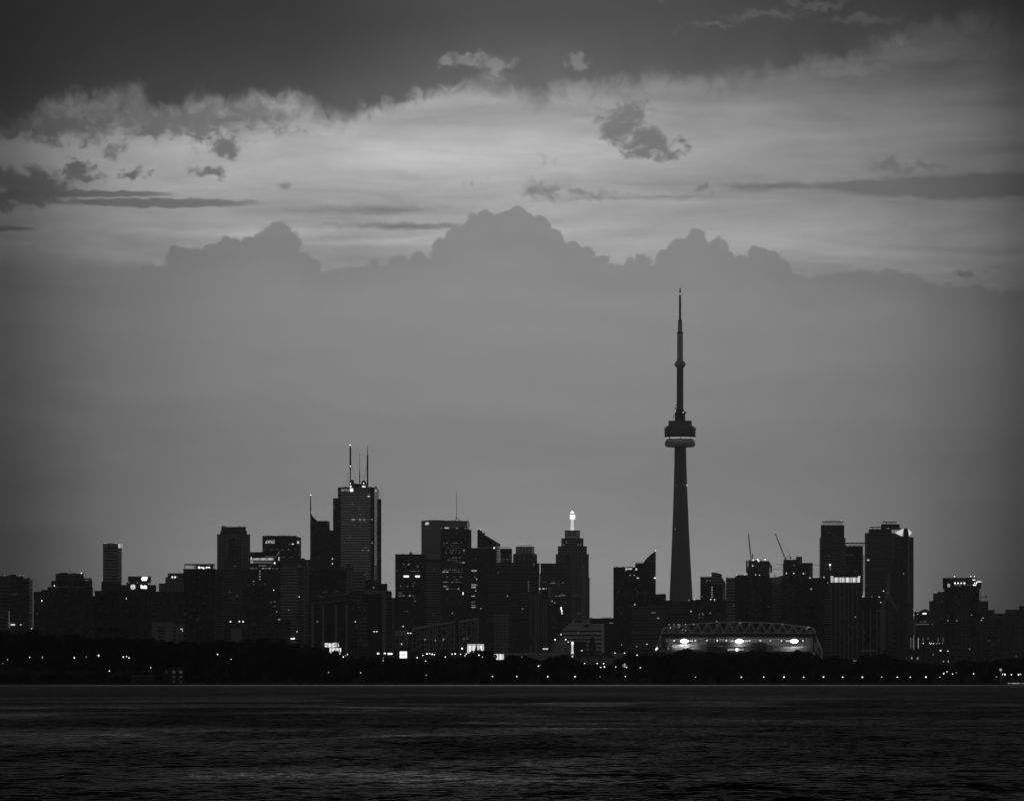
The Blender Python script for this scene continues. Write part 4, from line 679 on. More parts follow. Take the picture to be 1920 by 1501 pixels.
b.wins([(1334.6, 1100.6+4.5*i, 2, 2.2) for i in range(5)], 'lit_mid', dy=-8.4); b.wins([(1357, 1104+4*i, 2.4, 2) for i in range(12)], 'lit_faint', dy=-2.5); b.wins([(1316, 1118, 2.4, 1.6)], 'lit_low')
# ------------------------------------------------------------------ east part
b = Bld('apartment_tower', 'grey tower with bright storey lines, narrow between the slanted-top tower and the black condo pair', 'apartment tower', 7300, 1371)
b.box('tower_shaft', 1361, 1381, 1084, None, 'bands', dep=28); b.box('parapet', 1361, 1378, 1082.6, 1084.2, 'stone', dy=1, dep=12); b.tube('roof_rail', [(1361, 1080.4), (1366, 1080.4)], .3, 'steel_dark'); b.tube('rail_post', [(1363, 1083), (1363, 1080.4)], .3, 'steel_dark')
b.wins([(1375.4, 1134, 3, 1.6), (1369, 1170-24, 2, 1.4)], 'lit_faint')
b = Bld('condo_tower', 'black condo under the upright crane, tiny lamps along its roof edge', CT, 6100, 1412)
b.box('tower_shaft', 1378, 1443, 1080, None, 'condo_dark', dep=30); b.box('parapet', 1381, 1402, 1077.4, 1080.4, 'black_clad', dy=2, dep=16); b.box('east_step', 1442, 1448, 1084, None, 'condo_dark', dy=3, dep=24)
for x in (1388, 1394, 1408, 1422): b.box('pier', x, x+3, 1082, None, 'concrete_dark', dy=-.9, dep=1)
b.lamps([(1381.6, 1076.6), (1396.6, 1076.6), (1417, 1076.8), (1424, 1077.6)], 'lamp_mid', r=.5, dy=1); b.lamps([(1401, 1076.6)], 'lamp_dim', r=.5, dy=1); b.wins([(1375.6, 1134, 2, 1.6)], 'lit_low'); b.wins([(1412, 1110, 2, 1.2), (1390, 1150, 1.8, 1.2)], 'lit_faint')
b = Bld('condo_tower', 'half-built tower with lit open top floors and pale edge brackets, under the upright crane', CT, 7000, 1423)
b.box('tower_shaft', 1401, 1443, 1062, None, 'grid_dark', dep=30); b.poly('top_floors', [(1403, 1062.4), (1403, 1050), (1420, 1049), (1432, 1051.6), (1441, 1051), (1445, 1056), (1445, 1062.4)], 26, 'black_clad', dy=1)
b.box('edge_bracket', 1398.6, 1402, 1050.6, 1073, 'concrete', dy=-1, dep=4); b.box('edge_bracket', 1444, 1447.4, 1059, 1073, 'concrete', dy=-1, dep=4); b.box('floor_edge', 1412, 1444, 1058.8, 1061.4, 'stone', dy=-.9, dep=1)
b.box('hoist_mast', 1410.4, 1412.2, 1037, 1050, 'steel_dark', dy=4, dep=1.6); b.box('hoist_mast', 1432.6, 1434, 1044, 1051.6, 'steel_dark', dy=4, dep=1.6)
for i in range(6): b.box('floor_slab', 1401.6, 1443.6, 1064+i*4, 1064.8+i*4, 'concrete', dy=-.7, dep=1)
b.lamps([(1412.4, 1049.4), (1420.4, 1048.6), (1422.4, 1051.2), (1434.6, 1048.4)], 'lamp_glow', r=.75, dy=-.5); b.lamps([(1411.4, 1060.2)], 'lamp_mid', r=.6, dy=-1)
def crane(label, Y, base, top, tail=None):
    g = ground(wx(base[0], Y), Y); r = thing('tower_crane', label, 'crane', (wx(base[0], Y), Y, wz(base[1]+14, Y)))
    k = Y/F
    def T(part, p0, p1, rr, par=r, n=4):
        q = MB(); q.tube([(wx(p0[0], Y), Y, wz(p0[1], Y)), (wx(p1[0], Y), Y, wz(p1[1], Y))], rr*k, n); return q.build(part, 'steel', par)
    T('crane_mast', (base[0], base[1]+14), base, 1.1)
    j = MB(); a = Vector((wx(base[0], Y), Y, wz(base[1], Y))); c = Vector((wx(top[0], Y), Y, wz(top[1], Y))); d = c-a; nrm = Vector((-d.z, 0, d.x)).normalized()*1.05*k
    j.tube([a+nrm, c+nrm*.4], .32*k, 4); j.tube([a-nrm, c-nrm*.4], .32*k, 4); j.tube([a+Vector((0, 1.2, 0)), c+Vector((0, .5, 0))], .32*k, 4)
    n = 12
    for i in range(n):
        s0, s1 = i/n, (i+1)/n; f0, f1 = 1-.6*s0, 1-.6*s1; sg = 1 if i % 2 else -1
        j.tube([a+d*s0+nrm*sg*f0, a+d*s1-nrm*sg*f1], .2*k, 4)
    jb = j.build('jib', 'steel', r)
    q = MB(); q.lathe([(.2*k, c.z-1.3*k), (1.3*k, c.z), (.2*k, c.z+1.3*k)], c.x, c.y, 6); q.build('jib_head', 'steel_dark', jb)
    if tail:
        T('a_frame', base, tail, .4); T('pendant_line', tail, (base[0]+.7*(top[0]-base[0]), base[1]+.7*(top[1]-base[1])), .12)
        q = MB(); x, z = wx(tail[0], Y), wz(tail[1]+5, Y); q.box(x-1.4*k, x+1.4*k, Y-1, Y+1, z-1.6*k, z+1.4*k); q.build('counterweight', 'steel_dark', r)
    return r
crane('luffing crane with nearly upright jib on the half-built tower with pale brackets', 7000, (1408.4, 1049), (1403.2, 1001.6))
crane('luffing crane with jib leaning steeply, on the boxy half-built tower', 7050, (1472.4, 1047), (1454, 1001.2), (1482, 1040))
b = Bld('condo_tower', 'boxy half-built tower with stacked roof blocks below the leaning crane', CT, 7050, 1496)
b.box('tower_shaft', 1468, 1524, 1056, None, 'condo_dark', dep=30); b.box('roof_block', 1469, 1494, 1048.6, 1056.4, 'concrete_dark', dy=2, dep=22); b.box('core', 1492.6, 1504, 1042.8, 1056.4, 'concrete', dy=6, dep=14); b.box('east_step', 1503, 1524, 1054.6, 1057, 'concrete_dark', dy=3, dep=20)
b.box('pale_strip', 1518, 1523.4, 1057, 1085, 'concrete', dy=-.8, dep=.7)
b.tube('jib_rail', [(1455, 1058), (1540, 1058.6)], .35, 'steel', dy=-3); b.tube('jib_rail', [(1446, 1066.4), (1469, 1067)], .35, 'steel', dy=-3)
for i in range(6): b.box('floor_slab', 1468.6, 1517, 1060+i*4, 1060.8+i*4, 'concrete_dark', dy=-.6, dep=.8)
b.lamps([(1474.4, 1074.2), (1488.2, 1074.2), (1506, 1074.8)], 'lamp_mid', r=.55, dy=-1); b.lamps([(1509.4, 1074.8), (1489, 1058.8)], 'lamp_dim', r=.5, dy=-1)
b = Bld('apartment_block', 'mid grey block with a sloping roof between the two half-built towers', 'apartment block', 6700, 1456)
b.poly('tower_shaft', [(1443, None), (1443, 1082), (1454, 1082), (1466, 1079), (1470, 1077.6), (1470, None)], 26, 'bands_dark'); b.box('rooftop_stack', 1452.4, 1454, 1076, 1082.4, 'steel_dark', dy=4, dep=3)
b.poly('roof_slope', [(1443, 1092), (1443, 1082.2), (1454, 1082), (1470, 1077.6), (1470, 1096)], .6, 'concrete', dy=-.8); b.wins([(1450, 1137, 2, 2)], 'lit_faint')
b = Bld('condo_tower', 'broad black condo with a frame line and one dull lit window, before the glowing crown', CT, 5900, 1508)
b.box('tower_shaft', 1466, 1552, 1084, None, 'condo_dark', dep=30); b.box('roof_frame', 1489, 1540, 1082.6, 1085.4, 'concrete_dark', dy=-.8, dep=18); b.box('west_step', 1463, 1467, 1090, None, 'grid_dark', dy=3, dep=24)
for x in (1475, 1487, 1538): b.box('pier', x, x+2.4, 1086, None, 'concrete_dark', dy=-.9, dep=1)
b.lamps([(1518.4, 1082.6), (1544.6, 1081.6)], 'lamp_mid', r=.55, dy=-2); b.lamps([(1527.6, 1081.8)], 'lamp_dim', r=.55, dy=-2); b.wins([(1521, 1103.4, 2.8, 2.8)], 'lit_mid'); b.wins([(1470, 1120, 1.4, 1.6), (1508, 1150, 1.6, 1.2)], 'lit_faint')
def truss_crown(b, x0, x1, yt, yb, n, dy=6):
    b.box('crown_beam', x0, x1, yt, yt+1.5, 'steel_dark', dy=dy, dep=14)
    for i in range(n+1):
        x = x0+2.5+(x1-x0-5)*i/n; b.tube('crown_post', [(x, yt+1), (x, yb)], .38, 'steel_dark', dy=dy+1)
        if i < n: xn = x0+2.5+(x1-x0-5)*(i+1)/n; b.tube('crown_brace', [(x, yt+1) if i % 2 else (x, yb), (xn, yb) if i % 2 else (xn, yt+1)], .32, 'steel_dark', dy=dy+1)
    b.tube('crown_brace', [(x0-2, yt), (x0+2.5, yb)], .3, 'steel_dark', dy=dy+1)
b = Bld('condo_tower', 'tallest ragged-edged condo with open truss crown, west of the lit diamond tower', CT, 7300, 1560)
b.box('tower_shaft', 1539, 1583, 984, None, 'condo', dep=30); b.box('lower_shaft', 1537.4, 1584.6, 1008, None, 'condo', dy=-1, dep=32); truss_crown(b, 1542.6, 1582.6, 976.2, 984.2, 8)
for i in range(36): b.box('balcony_slab', 1535.8, 1586.4, 1008+i*4.3, 1008.9+i*4.3, 'concrete', dy=-2.4, dep=34)
b.lamps([(1546, 975.4), (1579.4, 975), (1577.6, 976)], 'lamp_dim', r=.6, dy=5); b.lamps([(1556, 1058.4)], 'lamp_glow', r=.9, dy=-4); b.wins([(1556.2, 1064, 3, 8)], 'lit_low', dy=-2.6); b.wins([(1554, 997.6, 3, 1.8), (1554, 1042, 2.6, 1.4)], 'lit_faint', dy=-2.6)
b = Bld('condo_tower', 'shorter plain condo with open truss crown, between the ragged condo and the round-cornered pair', CT, 7350, 1600)
b.box('tower_shaft', 1580, 1618, 1023, None, 'condo', dep=28); truss_crown(b, 1584, 1622, 1016.4, 1023.2, 8)
for i in range(20): b.box('balcony_slab', 1616.6, 1621, 1040+i*3.5, 1041.4+i*3.5, 'stone_pale', dy=2, dep=12)
b.wins([(1592, 1039.6, 20, .8), (1605, 1070, 3, 1.2)], 'lit_faint')
b = Bld('condo_tower', 'round-cornered condo with pale balcony lines, lit upper terrace and railed roof decks', CT, 7150, 1655)
b.prism('tower_shaft', [(1621.6, 12), (1626, 0), (1672, 0), (1690, 14), (1690, 40), (1621.6, 40)], 999, None, 'bands_dark')
b.prism('top_terrace', [(1622, 12), (1626, 1), (1668, 1), (1670, 14), (1670, 36), (1622, 36)], 998.4, 1006, 'concrete')
b.box('upper_deck', 1629, 1672, 991, 998.6, 'black_clad', dy=6, dep=26); b.box('high_deck', 1652, 1687, 981.6, 991.2, 'black_clad', dy=10, dep=22); b.box('pale_rim', 1659, 1689, 988.6, 991.6, 'concrete', dy=8, dep=20)
for x0, x1, y, pt in ((1631, 1652, 986.6, 990.8), (1654.4, 1680.6, 977, 981.6)):
    b.box('roof_platform', x0, x1, y, y+1.3, 'steel_dark', dy=12, dep=12); b.tube('platform_post', [((x0+x1)/2-4, y), ((x0+x1)/2-4, pt)], .7, 'steel_dark', dy=16); b.tube('platform_post', [((x0+x1)/2+5, y), ((x0+x1)/2+5, pt)], .4, 'steel_dark', dy=16)
for i in range(50): b.prism('balcony_slab', [(1620.8, 11), (1625.4, -1.2), (1670, -1.2), (1673, 1), (1673, 10), (1621, 14)], 1008+i*3.75, 1008.8+i*3.75, 'concrete')
b.wins([(1627.6, 1049.4, 4, 2.2)], 'lit_bright', dy=-1.6); b.wins([(1657, 1003.6, 5, 1.8), (1650, 1001.6, 22, 1.2)], 'lit_low', dy=.4); b.lamps([(1684.4, 981), (1686.6, 981), (1666, 990)], 'lamp_dim', r=.5, dy=7)
b = Bld('office_tower', 'dark faceted tower with two white lit diamond facets at its tip', OT, 6900, 1692)
b.prism('tower_shaft', [(1671, 16), (1676, 0), (1694, -4), (1702, -4), (1713, 8), (1713, 40), (1671, 40)], 1006.4, None, 'piers_dark')
b.poly('tip', [(1693, 1007), (1694.4, 990.4), (1702, 990.4), (1704, 1007)], 14, 'dark_clad', dy=-3.6)
b.poly('west_shoulder', [(1676, 1007), (1680, 1000), (1693, 1005), (1694, 1007)], 12, 'concrete_dark', dy=2)
b.poly('lit_diamond', [(1678.4, 999), (1683, 995.4), (1694.4, 990.6), (1691.6, 1005)], 2, 'lit_bright', dy=-1); b.poly('lit_diamond', [(1702.2, 990.6), (1709.8, 998.4), (1703.4, 1005.2)], 2, 'lit_bright', dy=-1)
b.box('pale_rib', 1702.4, 1704.4, 1010, 1128, 'stone', dy=-4.4, dep=1); b.box('dark_flank', 1692.6, 1701.6, 1007, None, 'curtain_dark', dy=-5, dep=1)
b.lamps([(1693.4, 1075.4)], 'lamp_dim', r=.5, dy=-6); b.wins([(1685, 1110, 1.4, 1.4)], 'lit_faint', dy=-5)
b = Bld('condo_tower', 'black pier-striped condo whose crown is a glowing white panel band', CT, 5600, 1584)
b.box('tower_shaft', 1557, 1613.6, 1091, None, 'piers_dark', dep=34); b.box('west_wing', 1546, 1558, 1108, None, 'grid_dark', dy=4, dep=28)
b.wins([(1585, 1086.4, 56, 9.6)], 'lit_wall', part='glowing_crown', dy=-.3); b.box('crown_core', 1557.4, 1613, 1081.8, 1091.2, 'concrete', dy=.2, dep=30)
for i in range(9): b.box('crown_mullion', 1557+i*6.9, 1557.8+i*6.9, 1081.6, 1091.4, 'dark_clad', dy=-.9, dep=.4)
b.box('roof_rim', 1556.6, 1613.8, 1080.8, 1082, 'black_clad', dy=-.6, dep=34); b.box('plant_room', 1562, 1600, 1074, 1081.4, 'black_clad', dy=10, dep=16)
b.lamps([(1558.4, 1080.4), (1561, 1080.4), (1609.6, 1080.4), (1612.2, 1080.4)], 'lamp_mid', r=.55, dy=-1)
for x in (1557.6, 1566, 1574, 1582, 1590, 1598, 1606): b.box('pier', x, x+1.8, 1096, None, 'concrete', dy=-1, dep=1)
for i in range(24): b.box('balcony_slab', 1546, 1557, 1112+i*4.6, 1113.4+i*4.6, 'concrete', dy=3, dep=2)
b.wins([(1603.6, 1156, 1.8, 1.8)], 'lit_mid', dy=-1.2); b.lamps([(1545.6, 1081.6), (1552, 1092)], 'lamp_dim', r=.5)
b.wins([(1601, 1238, 9, 3)], 'lit_low', dy=-2, part='entrance_glow')
b = Bld('apartment_block', 'low dark block with corner piers, behind the wind turbine', 'apartment block', 5700, 1637)
b.box('tower_shaft', 1616, 1652, 1134, None, 'condo_dark', dep=26); b.box('upper_block', 1616, 1650, 1119, 1134.4, 'black_clad', dy=4, dep=20); b.box('roof_block', 1642, 1650, 1122, 1128, 'concrete_dark', dy=2, dep=6); b.box('frame_beam', 1614.6, 1651, 1133.4, 1140, 'concrete_dark', dy=-.9, dep=4); b.box('east_pier', 1650, 1660, 1140, None, 'concrete', dy=-2, dep=10)
for x in (1617, 1631, 1643): b.box('pier', x, x+2.4, 1141, None, 'concrete', dy=-.8, dep=1)
b.lamps([(1617.4, 1118), (1648, 1118.6), (1656.6, 1107.4), (1663.8, 1099.4), (1651, 1128.6)], 'lamp_mid', r=.5, dy=-3); b.lamps([(1634.6, 1118.4)], 'lamp_dim', r=.5); b.wins([(1628, 1219, 26, 1)], 'lit_faint', dy=-1)
b = Bld('office_block', 'wide low dark hall at the foot of the lit diamond tower', 'exhibition hall', 5500, 1690)
b.box('wall', 1656, 1726, 1220, None, 'grid_dark', dep=30); b.box('roof_slab', 1655, 1727, 1218, 1221, 'black_clad', dy=-.8, dep=31); b.wins([(1709.4, 1233, 2, 4), (1720.6, 1233.6, 2, 4)], 'lit_mid'); b.wins([(1700, 1233, 1.6, 1.6)], 'lit_low')
# wind turbine
Y = 5050; x = wx(1664, Y); g0 = ground(x, Y); tb = thing('wind_turbine', 'three-bladed wind turbine, two blades hanging in a V before the lit diamond tower', 'wind turbine', (x, Y, g0))
k = Y/F; hz_ = wz(1111.6, Y)
q = MB(); q.tube([(x, Y+3, g0-1), (x, Y+3, hz_-.5)], 1.9, 12, 1.1); q.build('turbine_tower', 'dark_clad', tb, True)
q = MB(); q.box(x-1.3, x+1.3, Y-.5, Y+7, hz_-1.2, hz_+1.4); q.build('nacelle', 'steel', tb)
q = MB(); q.ball((x, Y-1.2, hz_), 1.4, 10); hub = q.build('hub', 'white_paint', tb, True)
for ang, L in ((199, 36.5), (319-360+0, 0), (151, 39), (3, 37)):
    if not L: continue
    a = math.radians(ang); dx, dz = math.sin(a), math.cos(a); R = L*k; q = MB(); rings = []
    for t, c, th in ((0, .5, .5), (.06, .6, .5), (.2, 1.6, .42), (.45, 1.25, .28), (.75, .85, .16), (1, .25, .06)):
        px_, pz_ = x+dx*R*t, hz_+dz*R*t; u = (-dz, dx)
        tw = .9*(1-t)
        rings.append([(px_+u[0]*c*math.cos(e)*math.cos(tw*.5), Y-1.3+th*math.sin(e)-c*math.cos(e)*math.sin(tw*.5), pz_+u[1]*c*math.cos(e)*math.cos(tw*.5)) for e in [6.2832*i/8 for i in range(8)]])
    q.quadloop(rings); q.build('blade', 'blade', tb, True)
# far east
b = Bld('house_block', 'low block with gabled roof and lit gable sign, east of the lit diamond tower', 'low block', 5900, 1738)
b.poly('wall', [(1714, None), (1714, 1146), (1722, 1147), (1728, 1143.6), (1734, 1141), (1741, 1145), (1744, 1150), (1752, 1152), (1752, None)], 24, 'grid_dark'); b.poly('gable_roof', [(1725, 1147.6), (1734.6, 1140.4), (1744, 1146.6), (1744, 1148), (1734.6, 1142.2), (1725, 1149)], 26, 'black_clad', dy=-1)
b.box('west_pier', 1713, 1716.6, 1160, 1190, 'concrete', dy=-1, dep=3); b.box('lower_hall', 1716, 1772, 1190, None, 'grid_dark', dy=-8, dep=7)
b.shape('gable_sign', [(1729, 1150.6), (1730.4, 1148.4), (1737, 1148.4), (1737, 1151)], 'lit_full'); b.lamps([(1713.4, 1142.4), (1720.4, 1150.4), (1713.6, 1152.4)], 'lamp_dim', r=.6)
b.wins([(1726.4, 1164.8, 2, 1.8), (1732.6, 1165.2, 2, 1.8), (1736, 1164.4, 2, 1.8)]+[(1718.6+3.6*i, 1169.6, 2.6, 1.6) for i in range(7)]+[(1748, 1169.6, 3, 1.4)], 'lit_low', dy=-.3)
for i, (xx, hh) in enumerate(((1706.8, 20), (1711.4, 20), (1720.8, 20), (1729.6, 7), (1739, 4), (1758, 8), (1767.4, 8))): b.wins([(xx, 1195+hh/2, 1.3, hh)], 'lit_low' if i > 2 or i < 2 else 'lit_mid', dy=-8.4, part='lit_strip')
b.lamps([(1730, 1205.4), (1742, 1204.8), (1743.8, 1206.6), (1746, 1205.4), (1749.4, 1205.8)], 'lamp_mid', r=.45, dy=-9); b.lamps([(1754.8, 1205.8), (1757.6, 1205.8), (1761, 1205.6), (1766, 1205.6)], 'lamp_dim', r=.45, dy=-9)
b = Bld('apartment_tower', 'grey stepped block with pale west edge, tucked behind the lantern-topped condo', 'apartment tower', 6400, 1758)
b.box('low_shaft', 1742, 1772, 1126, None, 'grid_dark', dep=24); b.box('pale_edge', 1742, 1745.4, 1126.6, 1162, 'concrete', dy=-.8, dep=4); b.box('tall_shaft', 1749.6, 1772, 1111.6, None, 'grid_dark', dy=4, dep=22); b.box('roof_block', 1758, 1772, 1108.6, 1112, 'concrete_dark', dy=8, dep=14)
b.lamps([(1753, 1110)], 'lamp_dim', r=.5); b.wins([(1766.6, 1127.4, 3, 1.2), (1764.6, 1159, 3, 1.2)], 'lit_faint')
b = Bld('condo_tower', 'isolated black condo with lantern top of lit penthouse windows and three roof lamps', CT, 5500, 1803)
b.box('tower_shaft', 1770.6, 1836.4, 1103, None, 'condo_dark', dep=34); b.box('pale_bay', 1789, 1816, 1106, None, 'grid_dark', dy=-1, dep=1.2); b.box('lantern_top', 1767.6, 1831, 1082.8, 1103.4, 'black_clad', dy=-1.4, dep=34); b.box('east_box', 1829, 1840, 1091.4, 1102.6, 'black_clad', dy=0, dep=28); b.box('balcony_edge', 1830, 1840, 1089.6, 1091.6, 'concrete', dy=-.6, dep=6)
b.lamps([(1790, 1079.8), (1820.4, 1079.8), (1827.4, 1080)], 'lamp_mid', r=.6, dy=3)
b.wins([(1790.4, 1092.8, 2.6, 2.8), (1796.2, 1092.8, 2.6, 2.8), (1802.2, 1092.8, 2.2, 2.6), (1808, 1092.8, 3, 2.8), (1827, 1096.4, 6, 1.8), (1825.8, 1086.6, 5, 1.4), (1827.2, 1092.8, 2, 2.4), (1830.6, 1092.8, 2, 2.4), (1835, 1090.2, 9, 1.2)], 'lit_full', dy=-1.9)
b.wins([(1778.6, 1097, 5, 6.4)], 'lit_mid', dy=-1.9); b.wins([(1783+5.4*i, 1087, 1.6, 1.4) for i in range(7)]+[(1792, 1096.8, 4, 2.4), (1799, 1097, 4, 3), (1808.4, 1096.4, 3, 2), (1814, 1096.4, 2, 2), (1818, 1096.4, 2, 2)], 'lit_low', dy=-1.9)
for px_, py_ in ((1794, 1112), (1802.6, 1125), (1802.6, 1131), (1810, 1131.6), (1794, 1137), (1810, 1193)): b.box('loggia_opening', px_-2.2, px_+2.2, py_-1.8, py_+1.8, 'black_clad', dy=-1.3, dep=.4)
for i in range(22): b.box('balcony_slab', 1817, 1838, 1108+i*5.4, 1108.8+i*5.4, 'concrete_dark', dy=-1.6, dep=2); b.box('balcony_slab', 1769.4, 1788, 1108+i*5.4, 1108.8+i*5.4, 'concrete_dark', dy=-1.6, dep=2)
b.lamps([(1777, 1163), (1793.8, 1163)], 'lamp_dim', r=.6, dy=-2); b.wins([(1821.6, 1152.4, 1.6, 1.6), (1817.6, 1216, 1.6, 1.6)], 'lit_mid', dy=-1.9)
b = Bld('apartment_block', 'dark stepped block with small roof crane arm, just east of the lantern-topped condo', 'apartment block', 6500, 1862)
b.box('tower_shaft', 1836, 1853, 1126.4, None, 'grid_dark', dep=24); b.box('middle_step', 1852, 1864.6, 1143, None, 'bands_dark', dy=2, dep=22); b.box('low_step', 1864, 1886, 1149.4, None, 'grid_dark', dy=4, dep=22); b.box('parapet', 1860, 1866, 1142.4, 1145, 'concrete_dark', dy=1, dep=8)
b.tube('roof_crane_mast', [(1840, 1126.8), (1840, 1107.6)], .5, 'steel', dy=6, n=4); b.tube('roof_crane_jib', [(1838, 1119.4), (1852, 1117.6)], .4, 'steel', dy=6, n=4); b.lathe('roof_crane_weight', [(.3, 1119.6), (2.6, 1118.6), (2.6, 1117.2), (.3, 1116.4)], 1849.6, 'steel_dark', dy=6, n=8)
b.lamps([(1843, 1157.8), (1840, 1162)], 'lamp_dim', r=.7, dy=-1); b.wins([(1855, 1200, 2, 1.4), (1873.4, 1199.6, 1.6, 1.4)], 'lit_low', dy=-.4)
b = Bld('apartment_block', 'wide dark blocks merging at the eastern picture edge, one roof step higher', 'apartment block', 6300, 1905)
b.box('tower_shaft', 1885, 1990, 1143.4, None, 'piers_dark', dep=30); b.box('high_step', 1910.8, 1990, 1135.4, 1144, 'piers_dark', dy=2, dep=26); b.box('parapet', 1886, 1909, 1142.2, 1143.8, 'concrete_dark', dy=3, dep=8); b.wins([(1904, 1229, 2, 1.6)], 'lit_low', dy=-8); b.box('front_annex', 1880, 1902, 1208, None, 'grid_dark', dy=-7, dep=6)
# ------------------------------------------------------------------ low buildings in front of the city
b = Bld('convention_hall', 'long sloping hall whose facade is a maze of pale strips around dark panels', 'convention hall', 5300, 820)
b.poly('wall', [(738, None), (738, 1181), (768, 1176.4), (900, 1156.6), (900, None)], 40, 'dark_clad')
r = random.Random(11)
def maze(x0, x1, yt0, yt1, yb):
    b.poly('pale_fascia', [(x0, yt0), (x1, yt1), (x1, yt1+3.6), (x0, yt0+4.2)], .8, 'stone_pale', dy=-.9)
    m_ = MB(); Y = b.Y
    def st(xa, xb, ya, yb_):
        m_.box(wx(xa, Y), wx(xb, Y), Y-.8, Y-.05, wz(yb_, Y), wz(ya, Y))
    st(x0, x0+1, yt0+4, yb); st(x1-1, x1, yt1+3.4, yb)
    cols = []; xx = x0+1
    while xx < x1-4: w_ = r.choice((3.4, 4.6, 6, 8.4)); cols.append((xx, min(x1-1, xx+w_))); xx += w_
    for i, (ca, cb) in enumerate(cols):
        top = yt0+(yt1-yt0)*((ca-x0)/(x1-x0))+3.6; yy = top+r.uniform(3, 9); st(cb-.8, cb, top, yb-r.choice((0, 0, 8, 14)))
        while yy < yb-2: st(ca, cb, yy, yy+.8); yy += r.choice((2.8, 4.2, 7.5, 11))
    m_.build('strip_panel', 'stone_pale', b.root)
maze(740, 764, 1182.6, 1181, 1214); maze(772.6, 814, 1176.6, 1169.6, 1222); maze(816.4, 853.4, 1169, 1163.4, 1220); maze(860.6, 897.6, 1163, 1157.4, 1218)
b.box('pale_band', 740, 764, 1183, 1191, 'stone', dy=-1, dep=.8); b.box('plinth', 738, 900, 1221, None, 'concrete_dark', dy=-2, dep=6)
b.lamps([(797, 1198.4), (816.6, 1199.6), (831, 1198.8)], 'lamp_dim', r=.6, dy=-1.4); b.lamps([(753, 1206.6), (756, 1173.6)], 'lamp_mid', r=.6, dy=-2); b.wins([(870, 1197, 1.4, 5), (876, 1196, 4, 1.2), (832, 1198, 2, 4)], 'lit_low', dy=-1.2)
b = Bld('sloped_roof_hall', 'pale banded low hall with a slanted west roofline, behind the ribbed dome', 'hall', 6000, 1094)
b.poly('wall', [(1055, None), (1055, 1178.6), (1130, 1178.6), (1130, None)], 30, 'low_bands'); b.poly('sloped_roof', [(1055, 1179), (1079.6, 1160), (1106.6, 1160), (1106.6, 1168.6), (1130.6, 1168.6), (1130.6, 1180), (1055, 1180)], 26, 'stone_pale', dy=.8)
b.box('end_pier', 1127.4, 1133, 1168.4, None, 'white_paint', dy=-1.2, dep=10); b.box('loading_recess', 1076, 1099, 1202, None, 'black_clad', dy=-.8, dep=.9); b.poly('roof_panel', [(1077, 1166.6), (1080.6, 1161.6), (1093, 1161.6), (1090.4, 1166.6)], .4, 'concrete_dark', dy=.5); b.poly('roof_panel', [(1092, 1176), (1097, 1170), (1104, 1170), (1103, 1176)], .4, 'concrete_dark', dy=.5)
b.wins([(1091, 1219, 3.6, 1.8)], 'lit_bright', dy=-1); b.wins([(1083.6, 1186, 2, 1.4), (1120.6, 1187, 2, 1.2)], 'lit_low')
b = Bld('domed_hall', 'hall with a large ribbed glass dome and four lamps on its crest', 'domed hall', 5200, 1052)
b.lathe('glass_dome', [(18.4, 1228), (18.2, 1221), (17.2, 1213), (14.8, 1206.6), (11, 1202), (6, 1199.6), (.4, 1198.8)], 1052, 'glass_lantern', dy=18, n=32)
dk = b.lathe('dome_drum', [(19.4, None), (19.4, 1224)], 1052, 'concrete_dark', dy=18, n=32)
kx = b.Y/F
for i in range(16):
    a = 6.2832*i/16; q = MB(); q.tube([(wx(1052, b.Y)+(rr+.25)*kx*math.cos(a), b.Y+18+(rr+.25)*kx*math.sin(a), wz(yy, b.Y)) for rr, yy in ((18.3, 1226), (18.2, 1221), (17.2, 1213), (14.8, 1206.6), (11, 1202), (6, 1199.6))], .26, 5); q.build('dome_rib', 'stone', b.root)
b.lathe('lantern', [(2.4, 1199.4), (2.4, 1196.4), (.3, 1194.6)], 1052, 'concrete', dy=18, n=10)
b.lamps([(1041, 1198.4), (1060.8, 1198.4)], 'lamp_glow', r=.7, dy=6); b.lamps([(1065.6, 1203)], 'lamp_mid', r=.6, dy=4); b.lamps([(1052.4, 1188.5)], 'lamp_mid', r=.7, dy=18); b.tube('lantern_spike', [(1052, 1195), (1050.8, 1187)], .3, 'steel_dark', dy=18)
b = Bld('monument_column', 'slim white lit column beside the ribbed dome', 'monument', 5150, 1073.4)
b.lathe('column', [(2.6, None), (2.6, 1222), (1.8, 1221), (1.7, 1209), (2.4, 1207.6)], 1073.4, 'lit_bright', dy=0, n=10, smooth=False); b.lathe('column_head', [(1.4, 1207.6), (2.2, 1205.4), (1.8, 1203), (.5, 1202)], 1073.4, 'lit_full', dy=0, n=10); b.box('pale_pylon', 1069.8, 1071.2, 1196, None, 'stone_pale', dy=8, dep=2)
b = Bld('cupola_tower', 'dark square tower with a small open cupola, silhouetted on the banded hall', 'bell tower', 5000, 1110.6)
b.box('tower_shaft', 1104.6, 1117, 1209, None, 'dark_clad', dep=6); b.box('cornice', 1104, 1117.6, 1208, 1210, 'concrete_dark', dy=-.4, dep=6.6)
b.lathe('cupola', [(4.6, 1208.6), (4.4, 1199), (4.8, 1198)], 1110.6, 'concrete_dark', dy=3, n=8, smooth=False); b.lathe('cupola_dome', [(4.8, 1198.2), (4, 1196), (2, 1194), (.8, 1193)], 1110.6, 'dark_clad', dy=3, n=12); b.tube('finial', [(1110.6, 1193.4), (1110.6, 1190.4)], .4, 'steel_dark', dy=3)
for s_ in (-2.2, 2.2): b.box('cupola_opening', 1110.6+s_-.9, 1110.6+s_+.9, 1200, 1207, 'black_clad', dy=.6, dep=.6)
b = Bld('lantern_tower', 'little dark lantern turret on stilts above the trees, before the wide dark tower', 'turret', 4800, 996)
